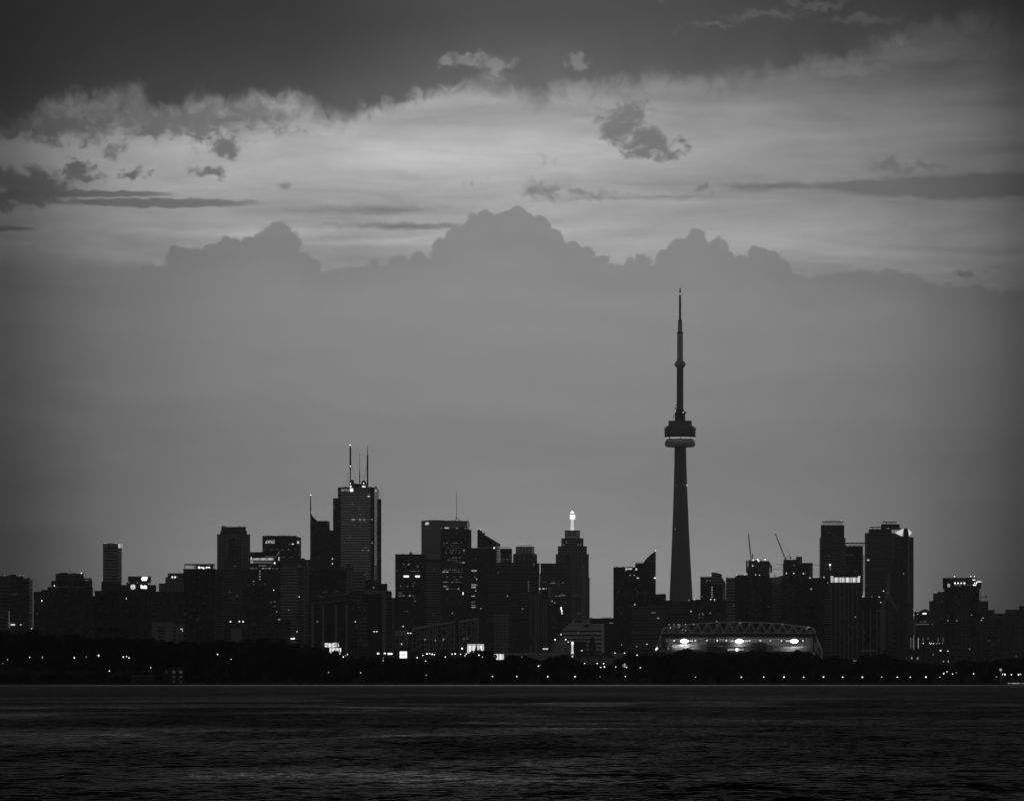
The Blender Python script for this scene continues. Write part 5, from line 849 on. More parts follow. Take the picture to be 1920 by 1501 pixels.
b.lathe('turret_roof', [(5, 1198.6), (2.6, 1195.6), (2.4, 1194.4), (.4, 1193.6)], 996, 'dark_clad', dy=3, n=10); b.box('balcony', 990.6, 1001.4, 1198.4, 1200, 'concrete', dy=0, dep=4)
for x_ in (992.6, 999): b.box('stilt', x_, x_+.8, 1200, None, 'concrete_dark', dy=1, dep=.5)
b.box('turret_core', 994.4, 997.6, 1200, 1209, 'dark_clad', dy=1.4, dep=1.2)
b = Bld('exhibition_hall', 'long low pale hall with a white eave line, behind the tree belt', 'exhibition hall', 4600, 1000)
b.box('wall', 944, 1072, 1226, None, 'stone', dep=30); b.box('white_eave', 942, 1062, 1223.4, 1226.2, 'stone_pale', dy=-.8, dep=32); b.wins([(1022.8, 1215.6, 10, 2.4)], 'lit_bright', dy=14); b.box('eave_return', 1060, 1080, 1225, 1228, 'concrete', dy=-.4, dep=20)
b = Bld('pediment_hall', 'classical low hall with a pale triangular pediment and dark hipped roof', 'hall', 4650, 1126)
b.box('wall', 1072, 1180, 1232, None, 'concrete', dep=24); b.poly('hipped_roof', [(1074, 1232.4), (1076, 1226), (1096, 1223.6), (1142, 1223.6), (1154, 1232.4)], 22, 'roofing', dy=1); b.poly('pediment', [(1112, 1232.6), (1126, 1224.8), (1140, 1232.6)], 2, 'stone', dy=-2); b.poly('pediment_field', [(1116, 1231.6), (1126, 1226.6), (1136, 1231.6)], .3, 'concrete_dark', dy=-2.3); b.box('white_eave', 1072, 1112, 1231.4, 1233, 'stone', dy=-.6, dep=2); b.box('east_wing', 1142, 1176, 1226, None, 'stone', dy=3, dep=18); b.box('east_eave', 1140, 1178, 1224, 1226.4, 'stone_pale', dy=2, dep=20)
for x_ in (1115, 1120, 1126, 1132, 1137): b.box('portico_column', x_-.6, x_+.6, 1233, None, 'stone', dy=-1.8, dep=.5)
b.wins([(1145, 1238, 1.6, 2), (1160, 1234, 1.4, 2)], 'lit_faint')
# ------------------------------------------------------------------ stadium
b = Bld('stadium', 'stadium stand under an arched white truss roof with three blazing floodlight banks', 'stadium', 5200, 1387)
Ys = b.Y
top = [(1240.6, 1186), (1244.8, 1176.4), (1275, 1172.6), (1307.5, 1169.2), (1341, 1166.8), (1386, 1165.8), (1431, 1166.8), (1467, 1169.6), (1491, 1172.4), (1525, 1176.4), (1529.4, 1186)]
def topy(x):
    for (a, ya), (c, yc) in zip(top, top[1:]):
        if a <= x <= c: return ya+(yc-ya)*(x-a)/(c-a)
    return 1186
for dy, rr, nm in ((0, 1.05, 'front_truss'), (16, .7, 'rear_truss')):
    ch = b.tube('top_chord', top, rr*1.25, 'white_paint', dy=dy, n=8); b.tube('bottom_chord', [(1240.6, 1186.8), (1387, 1186.2), (1529.4, 1186.8)], rr, 'white_paint', dy=dy, n=6)
    off = 0 if dy == 0 else 4.5
    for i in range(15):
        xa = 1246+i*20+off
        if xa > 1526: break
        for dx in (-10, 10):
            xb = xa+dx
            if 1241 < xb < 1529: b.tube('truss_web', [(xa, topy(xa)+.6), (xb, 1186.4)], rr*.8, 'white_paint', dy=dy, n=6)
        if dy: b.tube('truss_tie', [(xa-4.5, topy(xa-4.5)+.5), (xa-4.5, 1186.4)], .4, 'white_paint', dy=8, n=5)
b.prism('roof_deck', [(1240, -2), (1530, -2), (1526, 40), (1244, 40)], 1187.6, 1190.6, 'roofing'); b.prism('roof_soffit', [(1240, -1), (1530, -1), (1526, 38), (1244, 38)], 1190.6, 1193.6, 'steel_dark')
b.prism('fascia', [(1239.4, -2.6), (1530.4, -2.6), (1530.4, -2.1), (1239.4, -2.1)], 1187, 1193, 'black_clad'); b.box('gutter_line', 1243, 1527, 1195, 1196, 'concrete_dark', dy=-1, dep=1)
b.prism('back_wall', [(1248, 30), (1524, 30), (1524, 34), (1248, 34)], 1193, None, 'concrete')
q = MB()
for i in range(12):
    y0 = Ys+6+i*2.0; q.box(wx(1252, Ys), wx(1522, Ys), y0, y0+2.02, b.g, wz(1224, Ys)+i*.9)
q.build('seating_tiers', 'concrete', b.root)
b.box('front_wall', 1262, 1520, 1221, None, 'concrete_dark', dy=-3, dep=3); b.box('west_room', 1252, 1325, 1207, None, 'stone', dy=3, dep=3); b.box('west_ledge', 1234, 1328, 1218, 1220.6, 'stone', dy=-4, dep=6); b.box('east_room', 1437, 1514, 1211, None, 'stone', dy=3, dep=3)
for x_ in (1259, 1293, 1314, 1443, 1462, 1480, 1500): b.box('room_mullion', x_, x_+.7, 1207, 1222, 'concrete_dark', dy=2.6, dep=.4)
b.box('skybox_wall', 1325, 1437, 1204, None, 'dark_clad', dy=2, dep=5); b.box('skybox_ledge', 1326, 1436, 1209.6, 1211, 'concrete', dy=1.4, dep=.8)
for x_ in (1264, 1303.6, 1325.4, 1345, 1362, 1405.4, 1425.4, 1444.6, 1465.6, 1505.6): b.lamps([(x_, 1200.4)], 'lamp_mid', r=.75, dy=1, part='soffit_lamp')
for xc in (1283, 1386, 1489):
    fr = b.box('floodlight_bank', xc-8, xc+8, 1196.2, 1197.4, 'steel_dark', dy=-1.6, dep=2)
    for j, n in ((0, 3), (1, 6), (2, 6), (3, 3)):
        for i in range(n): b.wins([(xc+(i-(n-1)/2)*2.2, 1198.6+j*1.8, 1.8, 1.5)], 'flood', part='floodlight', dy=-1.9, parent=fr)
    for s_ in ((1 if xc < 1300 else -1),) if xc != 1386 else (-1, 1):
        for j in range(4): b.wins([(xc+s_*(8.6+j*2), 1200.8+(.6 if j == 3 else 0), 1.2, 1.2+.8*(j == 3))], 'lit_full', part='floodlight', dy=-1.9, parent=fr)
    al = bpy.data.lights.new('floodlight_beam', 'AREA'); al.energy = 34; al.shape = 'RECTANGLE'; al.size = 7; al.size_y = 2; ao = bpy.data.objects.new('floodlight_beam', al); C.objects.link(ao); ao.parent = b.root
    ao.location = (wx(xc, Ys)-b.root.location.x, -3.2, wz(1200.5, Ys)-b.g); ao.rotation_euler = (math.radians(38), 0, 0)
sg = b.text('BMO', 1364.6, 1377, 1219, 'lit_bright', hpx=3.4, dy=-3.6); b.lathe('sign_disc', [(.1, 1214), (2.4, 1215), (3.1, 1217.2), (2.4, 1219.6), (.1, 1220.4)], 1381.4, 'lit_full', dy=-3.6, n=14); b.text('FI', 1386, 1393, 1219, 'lit_bright', hpx=3.4, dy=-3.6)
for dy in (0, 14):
    b.tube('west_leg', [(1240.6, 1187), (1234, 1206), (1229, 1221)], .6, 'white_paint', dy=dy); b.tube('west_leg', [(1240, 1192), (1239, 1222)], .5, 'concrete', dy=dy)
    b.tube('east_leg', [(1529.4, 1187), (1533, 1198), (1541.6, 1217), (1541.6, 1236)], .6, 'white_paint', dy=dy); b.tube('east_leg', [(1528.4, 1202), (1529.4, 1224), (1530, 1238)], .6, 'concrete', dy=dy)
for (p0, p1) in (((1531, 1192), (1534, 1214)), ((1534, 1214), (1541.6, 1217)), ((1533, 1198), (1529.4, 1216)), ((1530, 1220), (1541.6, 1220)), ((1530, 1233), (1541.6, 1233)), ((1531, 1221), (1541, 1232)), ((1536, 1207), (1531, 1219))): b.tube('end_brace', [p0, p1], .42, 'white_paint', dy=0)
for p1 in ((1217, 1203), (1224, 1202), (1229, 1202)): b.tube('guy_cable', [(1231, 1216), p1], .25, 'steel', dy=0, n=4)
b.lamps([(1232, 1214.6), (1230, 1216.8)], 'lamp_glow', r=.9, dy=-3); b.lamps([(1300.4, 1169.6), (1387.8, 1167.8), (1467.4, 1169), (1516, 1175), (1513, 1177.6)], 'lamp_dim', r=.6, dy=-2); b.lamps([(1343.6, 1164)], 'lamp_dim', r=.6, dy=-2)
b.lamps([(1254.6, 1170.4), (1263.4, 1170), (1271, 1170.2), (1274, 1170.6), (1285, 1169.8), (1257, 1177.4), (1273, 1175), (1279.4, 1180), (1286, 1181)], 'lit_mid', r=.7, dy=-2)
b.lamps([(1524.4, 1224.6), (1522.4, 1232.4), (1525.6, 1233.6)], 'lamp_mid', r=.6, dy=-6)
# ------------------------------------------------------------------ lit screens and masts among the trees
def bigsign(name, label, cat, Y, x0, x1, y0, y1, m, extra=None):
    b = Bld(name, label, cat, Y, (x0+x1)/2)
    b.box('frame', x0-.8, x1+.8, y0-.8, y1+.8, 'steel_dark', dy=0, dep=2); b.wins([((x0+x1)/2, (y0+y1)/2, x1-x0, y1-y0)], m, part='lit_face')
    for x in (x0+1.5, x1-2.5): b.box('post', x, x+1, y1, None, 'steel_dark', dy=.4, dep=.6)
    return b
b = bigsign('billboard', 'long white lit screen with dotted top edge, at the foot of the maze hall', 'billboard', 4700, 876, 907.4, 1209.6, 1224, 'lit_screen')
b.wins([(877.6+i*2.2, 1207.9, 1.7, 2) for i in range(14)], 'lit_bright', part='lit_letter_block'); b.box('header_rail', 875.4, 908, 1206.4, 1209, 'steel_dark', dy=0, dep=1)
b = bigsign('billboard', 'white square screen cube, west of the maze hall', 'billboard', 4700, 749.6, 763, 1220.6, 1233, 'lit_full'); b.wins([(756.4, 1226.4, 5, 5.6)], 'lit_bright', part='picture', dy=-.3)
b = bigsign('billboard', 'white screen half broken up by dark branches, before the long pale hall', 'billboard', 4500, 925, 944.6, 1225.4, 1236, 'lit_screen')
b = bigsign('billboard', 'white hoarding shaped like stacked blocks, lower end cut by treetops', 'billboard', 4700, 618, 639.6, 1214.2, 1225, 'lit_screen')
b.poly('upper_face', [(608.6, 1212), (608.6, 1205.6), (612, 1204.4), (620, 1205.4), (631, 1204), (631, 1212.6), (620, 1213)], .4, 'lit_screen', dy=-.3); b.poly('lit_fin', [(633, 1211.6), (633.8, 1203.4), (636, 1211.6)], .3, 'lit_bright', dy=-.3); b.wins([(612, 1208.6, 6, 1.2), (627, 1208, 5, 1.6)], 'lit_low', part='picture', dy=-.5)
b = Bld('kiosk', 'low kiosk row with three bright windows, under the double-headed lamp mast', 'kiosk', 4600, 722); b.box('wall', 704, 740, 1221.6, None, 'concrete_dark', dep=8); b.box('roof_slab', 703, 741, 1220, 1222, 'black_clad', dy=-1, dep=10); b.wins([(709, 1224.4, 4, 2.6), (721.4, 1224.2, 3.6, 2.2), (731.4, 1225, 9, 3)], 'lit_full')
def lampmast(label, x, y, Y):
    g = ground(wx(x, Y), Y); r = thing('floodlight_mast', label, 'lamp mast', (wx(x, Y), Y, g)); k = Y/F
    q = MB(); q.tube([(wx(x, Y), Y, g-.5), (wx(x, Y), Y, wz(y-1, Y))], .3, 6, .16); q.build('pole', 'pole', r)
    q = MB(); q.tube([(wx(x-3.6, Y), Y, wz(y, Y)), (wx(x+3.6, Y), Y, wz(y, Y))], .16, 5); q.build('cross_arm', 'pole', r)
    for d in (-2.4, 2.4):
        q = MB(); q.box(wx(x+d-1.3, Y), wx(x+d+1.3, Y), Y-.8, Y-.2, wz(y+1.1, Y), wz(y-.2, Y)); q.build('lamp_head', 'lamp_mid', r)
lampmast('tall mast with a T-shaped pair of white lamps, in front of the broad condo complex', 704, 1183, 5300)
lampmast('tall mast with two close white lamps, against the west end of the maze hall', 767.6, 1186, 5200)
def statue_lamp(label, x, y, Y, r, m): pass

# ------------------------------------------------------------------ lamps
LM = [(10, 'banded edge block'), (78, 'small stepped block'), (130, 'stepped condo'), (211, 'white-crowned tower'), (262, 'two-logo block'), (330, 'three-step block'), (382, 'roof-framed condo'), (440, 'notched stone tower'), (528, 'slanted lettering'),
      (600, 'swooping spire'), (625, 'white hoarding'), (672, 'tallest bank tower'), (722, 'bright kiosk'), (756, 'screen cube'), (790, 'maze hall corner'), (855, 'maze hall middle'), (891, 'dotted billboard'), (935, 'branch-broken screen'), (985, 'octagonal drum'), (1022, 'pale exhibition hall'), (1052, 'ribbed dome'), (1074, 'lit column'), (1111, 'cupola tower'), (1126, 'pediment hall'),
      (1172, 'blade-topped group'), (1229, 'blade tip'), (1276, 'needle tower'), (1305, 'western floodlights'), (1386, 'stadium sign'), (1432, 'stadium roof arch'), (1489, 'eastern floodlights'), (1535, 'stadium end frame'), (1585, 'glowing crown'), (1630, 'round-cornered condo'), (1664, 'wind turbine'), (1694, 'lit diamonds'), (1735, 'gable sign'), (1765, 'pale-edged block'), (1803, 'lantern-topped condo'), (1850, 'small roof crane'), (1895, 'far eastern blocks')]
def place(x):
    L = sorted(LM, key=lambda p: abs(p[0]-x)); a = L[0]
    if abs(a[0]-x) < 7: return 'straight below '+a[1]
    lo = [p for p in LM if p[0] <= x]; hi = [p for p in LM if p[0] > x]
    if not lo: return 'at the picture edge before '+hi[0][1]
    if not hi: return 'past '+lo[-1][1]
    n = lo[-1] if x-lo[-1][0] < hi[0][0]-x else hi[0]; o = hi[0] if n is lo[-1] else lo[-1]
    return 'below %s, towards %s' % (n[1], o[1])
LAMP_X = []; rl = random.Random(12)
lm_mesh = {}
def lamp(x, y, m='lamp_glow', Y=None, r=.28, label=None, group='lamps among the dark shore trees', kind='pole lamp'):
    if Y is None: Y = 2912 if y > 1264 else (2978 if y > 1222 else 4600)
    X = wx(x, Y); z = wz(y, Y); g = ground(X, Y); h = z-g
    lab = label or ('%s %s %s' % ({'lamp_glow': 'bright', 'lamp_mid': 'small white', 'lamp_dim': 'faint'}[m], 'shore lamp' if y > 1264 else kind, place(x)))
    root = thing('street_lamp', lab, 'street lamp', (X, Y, g), group if y <= 1264 else 'evenly spaced lamps along the waterline path')
    R = r*Y/2900*rl.uniform(.62, 1.2)
    q = MB(); q.tube([(X, Y+.25, g-.3), (X, Y+.25, z+.1), (X, Y, z+R*1.1)], .09*Y/2900, 6, .06*Y/2900); q.build('pole', 'pole', root)
    q = MB(); q.lathe([(R*.3, z+R*1.5), (R*.9, z+R*1.2), (R*1.0, z+R*.95), (.02, z+R*1.0)], X, Y, 10); q.build('lamp_hood', 'steel_dark', root)
    q = MB(); q.ball((X, Y, z), R, 10); q.build('lamp_globe', m, root); LAMP_X.append((x, y))
shore = [923.5, 1027, 1078, 1172.5, 1304, 1390, 1432, 1470, 1507, 1544, 1580, 1617, 1653, 1682.5, 1706.5, 1736, 1762.5]
for i, x in enumerate(shore): lamp(x, 1267.5+.1*(i % 3)+(1 if x > 1300 else 0), 'lamp_glow' if i % 4 else 'lamp_mid')
lamp(969, 1267.6, 'lamp_mid'); lamp(1125, 1268, 'lamp_dim'); lamp(205, 1257, 'lamp_mid'); lamp(1868, 1268, 'lamp_dim')
for x, y, m in ((16.3, 1220.7, 'lamp_glow'), (14, 1236, 'lamp_dim'), (5.4, 1243, 'lamp_dim'), (55.6, 1231.5, 'lamp_glow'), (79.5, 1231.6, 'lamp_dim'), (139.3, 1232.3, 'lamp_glow'), (162, 1230.8, 'lamp_dim'), (184.8, 1228.2, 'lamp_glow'), (231.2, 1231, 'lamp_mid'), (237.2, 1230, 'lamp_glow'), (241.9, 1232.8, 'lamp_glow'), (282.8, 1251, 'lamp_mid'), (59, 1178, 'lamp_mid'),
                (408, 1226, 'lamp_glow'), (433.4, 1235, 'lamp_mid'), (616, 1259.6, 'lamp_dim'), (676.3, 1260.6, 'lamp_mid'), (718.8, 1232.4, 'lamp_dim'), (718.4, 1237.6, 'lamp_dim'),
                (637.2, 1225, 'lamp_mid'), (643.6, 1230.8, 'lamp_glow'), (647.8, 1228.4, 'lamp_dim'), (651.4, 1226, 'lamp_mid'),
                (782, 1232.2, 'lamp_glow'), (793, 1227.8, 'lamp_glow'), (800.6, 1225, 'lamp_glow'), (805.4, 1224.6, 'lamp_mid'), (810.6, 1225.8, 'lamp_glow'), (814.6, 1226.4, 'lamp_mid'), (798, 1238.6, 'lamp_mid'), (835, 1231, 'lamp_glow'), (847.6, 1225.4, 'lamp_mid'), (853.4, 1225, 'lamp_glow'), (863.6, 1225.8, 'lamp_glow'), (874.2, 1225.2, 'lamp_glow'), (872, 1228.6, 'lamp_mid'), (898, 1227.4, 'lamp_glow'), (904.6, 1231.2, 'lamp_dim'), (799.4, 1265, 'lamp_dim'),
                (978.6, 1231, 'lamp_dim'), (1009.4, 1248, 'lamp_mid'), (1012, 1246.8, 'lamp_dim'), (1096, 1243, 'lamp_mid'), (1119.8, 1243.2, 'lamp_glow'), (1131.8, 1243.2, 'lamp_glow'), (1126.2, 1250.4, 'lamp_mid'), (1133.2, 1249.4, 'lamp_glow'), (1154.5, 1249.5, 'lamp_glow'), (1175, 1250.2, 'lamp_mid'), (1200.6, 1251, 'lamp_glow'), (1194.6, 1227.4, 'lamp_mid'), (1153, 1223.5, 'lamp_glow'), (1171, 1223.5, 'lamp_glow'), (1213, 1206.8, 'lamp_mid'),
                (1769.4, 1262, 'lamp_glow'), (1775.5, 1258.6, 'lamp_glow'), (1786, 1262.6, 'lamp_mid'), (1793, 1260.4, 'lamp_dim'), (1825.5, 1262.2, 'lamp_glow'), (1880, 1263.4, 'lamp_mid'), (1884, 1263.8, 'lamp_glow'), (1896.4, 1263.9, 'lamp_glow'), (1909.8, 1263.9, 'lamp_glow'), (1913.8, 1263, 'lamp_mid'), (1763.6, 1218.8, 'lamp_glow'), (1777.2, 1219.8, 'lamp_mid'), (1749.6, 1226.4, 'lamp_dim'), (1769, 1239.4, 'lamp_dim'), (1778, 1239.4, 'lamp_dim')):
    lamp(x, y, m)
lamp(866.4, 1215, 'lamp_glow', Y=4600, r=.62, label='largest round white lamp, beside the dotted billboard')
# pale glowing tree-height statue pillars
b = Bld('globe_lamp', 'big dull globe lamp over a short pale pedestal, near the eastern picture edge', 'globe lamp', 2920, 1876.4)
b.lathe('globe', [(.1, 1252.4), (2, 1253.2), (2.7, 1255), (2, 1256.8), (.6, 1257.6)], 1876.4, 'lit_mid', dy=0, n=12); b.lathe('pedestal', [(1.2, None), (1.4, 1264), (1.6, 1261.6), (.8, 1257.4)], 1876.6, 'concrete', dy=0, n=10)
b = Bld('lit_fountain', 'blurred pale lit pillar among the shore trees, beneath the blade-topped group', 'lit pillar', 2976, 1170)
b.lathe('pillar', [(1.6, 1250), (1.9, 1246), (1.2, 1243)], 1171.4, 'lit_mid', dy=0, n=10); b.lathe('pillar', [(1.4, 1249.4), (1.6, 1247), (.9, 1244.6)], 1168, 'lit_low', dy=.6, n=10); b.box('plinth', 1166, 1173.6, 1250, None, 'concrete_dark', dep=1.4)
# boathouse and jetty
b = Bld('boathouse', 'low dark boathouse on the shore with six dull square windows', 'boathouse', 2916, 322)
b.box('wall', 304, 346, 1256, None, 'black_clad', dep=7); b.poly('roof', [(302, 1256.4), (308, 1252.6), (342, 1252.6), (348, 1256.4)], 8, 'roofing', dy=-.5)
for j, (a, c) in enumerate(((326, 'lit_faint'), (339, 'lit_faint'))):
    for i in range(3): b.wins([(a, 1258.6+i*9.4, 6-.6*i, 5.6-.9*i)], c if i == 0 else 'dull_pane')
b.wins([(312, 1259, 4, 4)], 'dull_pane')
b = Bld('fence_wall', 'low pale wall strip on the shore beside the boathouse', 'wall', 2925, 267); b.box('wall', 246, 290, 1266, None, 'concrete_dark', dep=.6); b.box('coping', 245.6, 290.4, 1265.4, 1266.2, 'concrete', dy=-.1, dep=.8)
b = Bld('jetty', 'low jetty edged with a dotted row of tiny bright lights, at the eastern picture edge', 'jetty', 2880, 1910)
b.box('deck', 1888, 1960, 1281, 1282.4, 'concrete_dark', dep=3)
for x_ in (1892, 1904, 1916, 1928, 1940): b.box('pile', x_, x_+.9, 1282.2, 1287, 'steel_dark', dy=.4, dep=.4)
r = random.Random(3); x_ = 1890
while x_ < 1958: w_ = r.choice((1, 1.6, 2.6, 3.4)); b.wins([(x_+w_/2, 1280.4, w_, 1)], 'lit_bright' if r.random() < .6 else 'lit_mid', part='edge_light'); x_ += w_+r.choice((.7, .9, 1.8))

# ------------------------------------------------------------------ trees
PROFILE = [(-60, 1180), (0, 1179), (60, 1178), (90, 1190), (130, 1186), (170, 1192), (230, 1192), (290, 1195), (320, 1197), (360, 1199), (400, 1198), (432, 1199), (455, 1198), (480, 1191), (500, 1196), (518, 1192), (545, 1204), (560, 1203), (580, 1204), (605, 1211), (625, 1219), (640, 1226), (655, 1232), (690, 1228), (735, 1229), (748, 1234), (765, 1234), (780, 1233), (800, 1242), (814, 1236), (822, 1221), (850, 1229), (872, 1226), (886, 1218), (900, 1214), (915, 1220), (928, 1236), (945, 1240), (960, 1226), (980, 1228), (1000, 1234), (1012, 1242), (1025, 1229), (1050, 1225), (1075, 1233), (1095, 1242), (1140, 1246), (1165, 1244), (1178, 1218), (1186, 1217), (1200, 1224), (1230, 1224), (1255, 1226), (1280, 1214), (1292, 1214), (1305, 1224), (1330, 1220), (1372, 1224), (1402, 1222), (1416, 1212), (1432, 1221), (1460, 1223), (1495, 1216), (1505, 1222), (1515, 1216), (1528, 1226), (1535, 1236), (1550, 1234), (1572, 1228), (1592, 1240), (1604, 1243), (1620, 1226), (1660, 1226), (1692, 1233), (1705, 1240), (1722, 1241), (1745, 1247), (1762, 1243), (1780, 1250), (1804, 1233), (1830, 1236), (1848, 1237), (1862, 1247), (1870, 1235), (1920, 1232), (1980, 1232)]
def prof(x):
    for (a, ya), (c, yc) in zip(PROFILE, PROFILE[1:]):
        if a <= x <= c: return ya+(yc-ya)*(x-a)/(c-a)
    return 1232
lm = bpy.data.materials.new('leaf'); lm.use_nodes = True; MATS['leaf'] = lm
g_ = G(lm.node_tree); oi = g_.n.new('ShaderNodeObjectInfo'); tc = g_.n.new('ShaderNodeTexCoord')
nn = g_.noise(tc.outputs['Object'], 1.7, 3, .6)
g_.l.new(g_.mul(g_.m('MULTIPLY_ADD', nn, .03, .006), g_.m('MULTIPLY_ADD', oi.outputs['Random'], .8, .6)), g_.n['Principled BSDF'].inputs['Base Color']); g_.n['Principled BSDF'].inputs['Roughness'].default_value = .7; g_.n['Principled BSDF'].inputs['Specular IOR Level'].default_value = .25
def crown_mesh(seed, kind):
    r = random.Random(seed); v = []; f = []
    # a unit crown (radius 1, height about 2) built of leaf clumps in several uneven lobes
    lobes = []
    for i in range(11 if kind != 'poplar' else 8):
        a = r.uniform(0, 6.283); rad = r.uniform(.1, .62); z = r.uniform(.35, 1.55)
        if kind == 'poplar': rad *= .35; z = .2+i*.22
        if kind == 'cone': rad *= .9*(1-z/2)+.1
        s = r.uniform(.30, .52)*(1.15-.32*abs(z-.9)) if kind != 'cone' else r.uniform(.24, .4)*(1.25-.5*z)
        lobes.append((math.cos(a)*rad, math.sin(a)*rad, z, s))
    lobes.append((0, 0, .8, .6 if kind != 'poplar' else .34)); lobes.append((r.uniform(-.2, .2), r.uniform(-.2, .2), 1.65, .28))
    for (lx, ly, lz, s) in lobes:
        for i in range(int(150*(s/.42)**2)):
            d = Vector((r.gauss(0, 1), r.gauss(0, 1), r.gauss(0, 1))); d.normalize(); rr = s*(r.random()**.35)*r.uniform(.85, 1.1)
            p = Vector((lx, ly, lz))+Vector((d.x*rr, d.y*rr, d.z*rr*.85)); sz = r.uniform(.045, .10)
            a = Vector((r.gauss(0, 1), r.gauss(0, 1), r.gauss(0, 1))).normalized(); c = a.orthogonal().normalized(); e = a.cross(c); b0 = len(v)
            v += [tuple(p+c*sz+e*sz*.3), tuple(p+e*sz), tuple(p-c*sz+e*sz*.2), tuple(p-e*sz*.8)]; f.append((b0, b0+1, b0+2, b0+3))
    me = bpy.data.meshes.new('crown'); me.from_pydata(v, [], f); me.update(); me.materials.append(lm); return me
def trunk_mesh(seed):
    r = random.Random(seed); q = MB(); q.tube([(0, 0, -.05), (.02, 0, .3), (r.uniform(-.05, .05), .02, .75)], .075, 7, .035)
    for i in range(4):
        a = r.uniform(0, 6.28); z0 = r.uniform(.3, .6); q.tube([(0, 0, z0), (math.cos(a)*.16, math.sin(a)*.16, z0+.16), (math.cos(a)*.32, math.sin(a)*.32, z0+.4)], .03, 5, .01)
    me = bpy.data.meshes.new('trunk'); me.from_pydata(q.v, [], q.f); me.update(); me.materials.append(MATS['bark']); return me
CR = [crown_mesh(20+i, 'round') for i in range(6)]+[crown_mesh(40, 'cone'), crown_mesh(41, 'cone'), crown_mesh(42, 'poplar')]
TR = [trunk_mesh(60+i) for i in range(4)]
rt = random.Random(5)
def tree(x, ytop, wpx, Y, label, group, kind=None):
    X = wx(x, Y); g = ground(X, Y); h = wz(ytop, Y)-g
    if h < 2: return
    root = thing('tree', label, 'tree', (X, Y, g), group)
    ci = rt.choice(range(6)) if kind is None else kind
    cr = bpy.data.objects.new('crown', CR[ci]); C.objects.link(cr); cr.parent = root
    R = wpx*Y/F/2; base = .10*h
    cr.location = (0, 0, base); cr.scale = (R/.85, R/.85, (h-base)/1.93); cr.rotation_euler = (0, 0, rt.uniform(0, 6.28))
    tr = bpy.data.objects.new('trunk', rt.choice(TR)); C.objects.link(tr); tr.parent = root; tr.scale = (h*.55, h*.55, h*.62)
KIND = {0: 'round-headed', 1: 'spreading', 2: 'uneven'}
x = -50
i = 0
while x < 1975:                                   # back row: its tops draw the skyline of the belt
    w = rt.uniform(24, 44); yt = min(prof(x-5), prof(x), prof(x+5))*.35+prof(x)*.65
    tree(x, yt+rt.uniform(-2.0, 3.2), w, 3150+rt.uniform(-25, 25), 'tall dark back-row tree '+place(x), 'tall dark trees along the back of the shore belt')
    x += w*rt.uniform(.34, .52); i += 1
x = -50
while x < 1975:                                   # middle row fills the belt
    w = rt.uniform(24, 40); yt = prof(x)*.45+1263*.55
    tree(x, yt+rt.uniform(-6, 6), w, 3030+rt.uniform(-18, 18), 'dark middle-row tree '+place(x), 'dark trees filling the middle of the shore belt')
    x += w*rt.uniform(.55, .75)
x = -50
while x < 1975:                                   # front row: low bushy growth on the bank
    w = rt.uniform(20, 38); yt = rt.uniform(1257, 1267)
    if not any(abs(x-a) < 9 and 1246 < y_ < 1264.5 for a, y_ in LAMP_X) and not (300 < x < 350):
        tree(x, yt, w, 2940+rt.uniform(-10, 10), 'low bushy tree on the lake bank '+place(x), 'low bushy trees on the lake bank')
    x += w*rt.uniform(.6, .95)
for (x, y, w, Y, kd) in ((1281, 1212.6, 12, 3300, 0), (1291.6, 1212.8, 13, 3300, 2), (893, 1206, 9, 4650, 3)):
    tree(x, y, w, Y, 'small round tree standing alone '+place(x), 'small round trees in front of lit walls', kd)

# ------------------------------------------------------------------ ground, lake, haze
def grid(name, xs, ys, hf, m, label_kind):
    v = [(a, c, hf(a, c)) for c in ys for a in xs]; n = len(xs); f = [(j*n+i, j*n+i+1, (j+1)*n+i+1, (j+1)*n+i) for j in range(len(ys)-1) for i in range(n-1)]
    me = bpy.data.meshes.new(name); me.from_pydata(v, [], f); me.update(); me.materials.append(MATS[m])
    for p in me.polygons: p.use_smooth = True
    o = bpy.data.objects.new(name, me); C.objects.link(o); o['kind'] = label_kind; return o
mat('soil', .03, .95, .2, var=.5, vs=.06)
xs = [-2600+i*40 for i in range(131)]; ys = [2896, 2898, 2901, 2906, 2915, 2930, 2950, 2980]+[3010+i*40 for i in range(12)]+[3600+i*200 for i in range(30)]+[10000, 11500]
def gh(x, y): return -1.2 if y < 2897 else (-.3 if y < 2900 else ground(x, y)+.15*math.sin(x*.31)+.1*math.sin(x*.83+y))
grid('ground', xs, ys, gh, 'soil', 'structure')
# stone edge of the shore
q = MB(); r = random.Random(9); xx = -420
sh_ = MB()
while xx < 420:
    w = r.uniform(.7, 2.0); h = r.uniform(.35, .95); y0 = 2893+r.uniform(0, 3)
    sh_.quadloop([[(xx, y0, -.3), (xx+w, y0+r.uniform(-.3, .3), -.3), (xx+w, y0+1.4, -.3), (xx, y0+1.5, -.3)], [(xx+.15*w, y0+.3, h), (xx+.8*w, y0+.3, h*.9), (xx+.85*w, y0+1.1, h*.9), (xx+.1*w, y0+1.2, h)]]); xx += w*r.uniform(.8, 1.1)
o = sh_.build('shore_rocks', 'concrete_dark'); o['kind'] = 'stuff'; o['label'] = 'rough row of dark armour stones along the waterline'

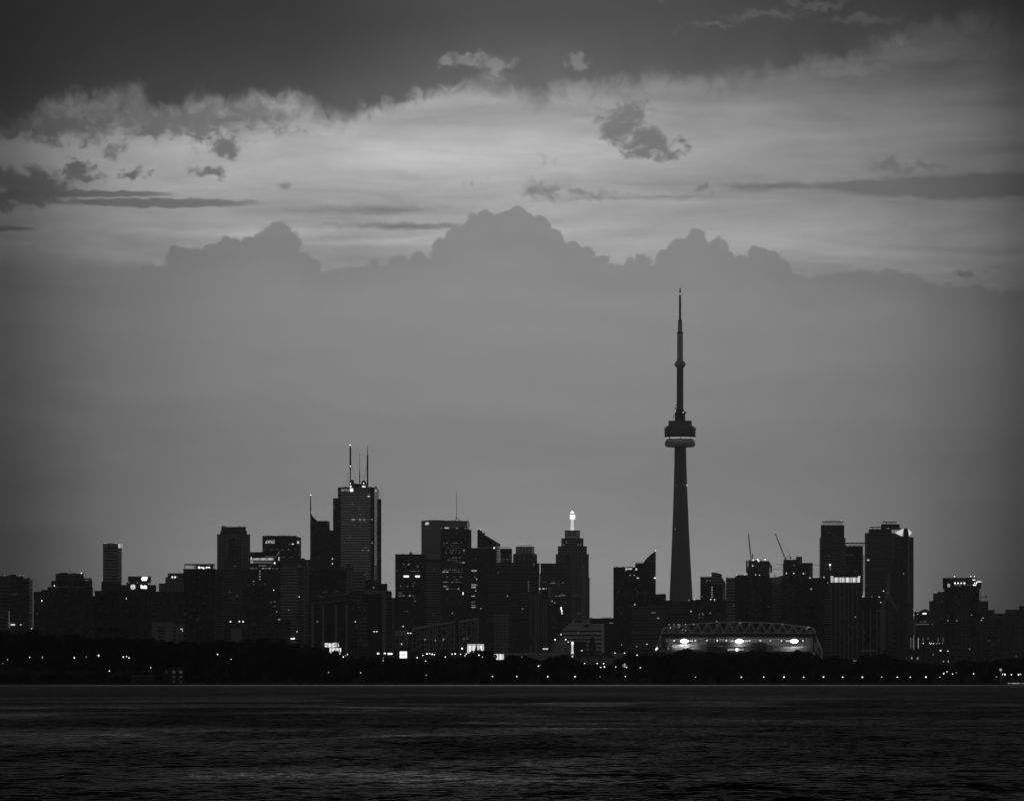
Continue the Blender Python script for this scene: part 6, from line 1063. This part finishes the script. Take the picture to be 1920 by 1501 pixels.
wm = bpy.data.materials.new('lake'); wm.use_nodes = True; MATS['lake'] = wm
def build_water():
    """small waves as facet slopes (their size in metres), gathered in calmer and rougher wind lanes"""
    g = G(wm.node_tree); b = g.n['Principled BSDF']; geo = g.n.new('ShaderNodeNewGeometry'); p = geo.outputs['Position']
    b.inputs['Base Color'].default_value = (.002, .002, .002, 1); b.inputs['IOR'].default_value = 1.33
    s = g.sep(p)
    lane = g.noise(g.v('MULTIPLY', p, (.016, .0065, 0)), 1.0, 5, .62, dist=.9)
    lane2 = g.noise(g.v('MULTIPLY', p, (.09, .022, 0)), 1.0, 4, .6, dist=.6)
    L = g.mapr(g.add(g.mul(lane, .72), g.mul(lane2, .28)), .40, .62)
    L = g.mix(g.mapr(s[1], 450, 1500, 0, .9), L, .42)
    def slope(sc, det):
        n = g.n.new('ShaderNodeTexNoise'); g.l.new(g.v('MULTIPLY', p, sc), n.inputs['Vector']); n.inputs['Scale'].default_value = 1
        n.inputs['Detail'].default_value = det; n.inputs['Roughness'].default_value = .6; n.inputs['Distortion'].default_value = .4
        return g.v('SUBTRACT', n.outputs['Color'], (.5, .5, .5))
    a = g.v('ADD', g.v('MULTIPLY', slope((.34, .10, 0), 5), (.72, .72, 0)), g.v('MULTIPLY', slope((1.5, .55, 0), 3), (.75, .75, 0)))
    sa = g.sep(a)
    amp = g.mul(g.mix(L, WAVE[0], WAVE[1]), g.mapr(s[1], 1900, 2880, 1.0, .24, False))
    ny = g.sub(g.mul(amp, -.05), g.mul(g.m('ABSOLUTE', sa[1]), g.mul(amp, 1.5)))
    N = g.v('NORMALIZE', g.xyz(g.mul(sa[0], amp), ny, 1.0))
    g.l.new(N, b.inputs['Normal']); b.inputs['Roughness'].default_value = .07
WAVE = (2.5, .68)
build_water()
xs = [-3000, -600, -300, 0, 300, 600, 3000]; ys = [-400, 50, 300, 800, 1600, 2400, 2894.5, 2899.5]
grid('lake', xs, ys, lambda x, y: 0.0, 'lake', 'structure')
def haze():
    m = bpy.data.materials.new('haze'); m.use_nodes = True; MATS['haze'] = m; g = G(m.node_tree); g.n.clear()
    pv = g.n.new('ShaderNodeVolumePrincipled'); pv.inputs['Color'].default_value = (.92, .92, .92, 1); pv.inputs['Density'].default_value = HAZE; pv.inputs['Anisotropy'].default_value = HAZE_G
    o = g.n.new('ShaderNodeOutputMaterial'); g.l.new(pv.outputs[0], o.inputs['Volume'])
    q = MB(); q.box(-3100, 3100, -450, 11600, -2.4, 620); o = q.build('haze', 'haze'); o['kind'] = 'stuff'; o['label'] = 'thin grey evening haze over lake and city'
HAZE = 2.6e-5; HAZE_G = .8
haze()
cam = bpy.data.cameras.new('camera'); co = bpy.data.objects.new('camera', cam); C.objects.link(co)
co.location = (0, 0, EYE); co.rotation_euler = (math.pi/2, 0, 0); cam.sensor_width = 36; cam.lens = 36*F/1920
cam.shift_y = (HOR-750.5)/1920; cam.clip_start = 1; cam.clip_end = 60000
S.camera = co
S.render.engine = 'CYCLES'
S.view_settings.view_transform = 'Standard'; S.view_settings.look = 'None'; S.view_settings.exposure = 0; S.view_settings.gamma = 1
S.cycles.use_denoising = True; S.cycles.max_bounces = 6; S.cycles.diffuse_bounces = 2; S.cycles.glossy_bounces = 3; S.cycles.volume_bounces = 1
S.cycles.sample_clamp_indirect = 2.0; S.cycles.caustics_reflective = False; S.cycles.caustics_refractive = False
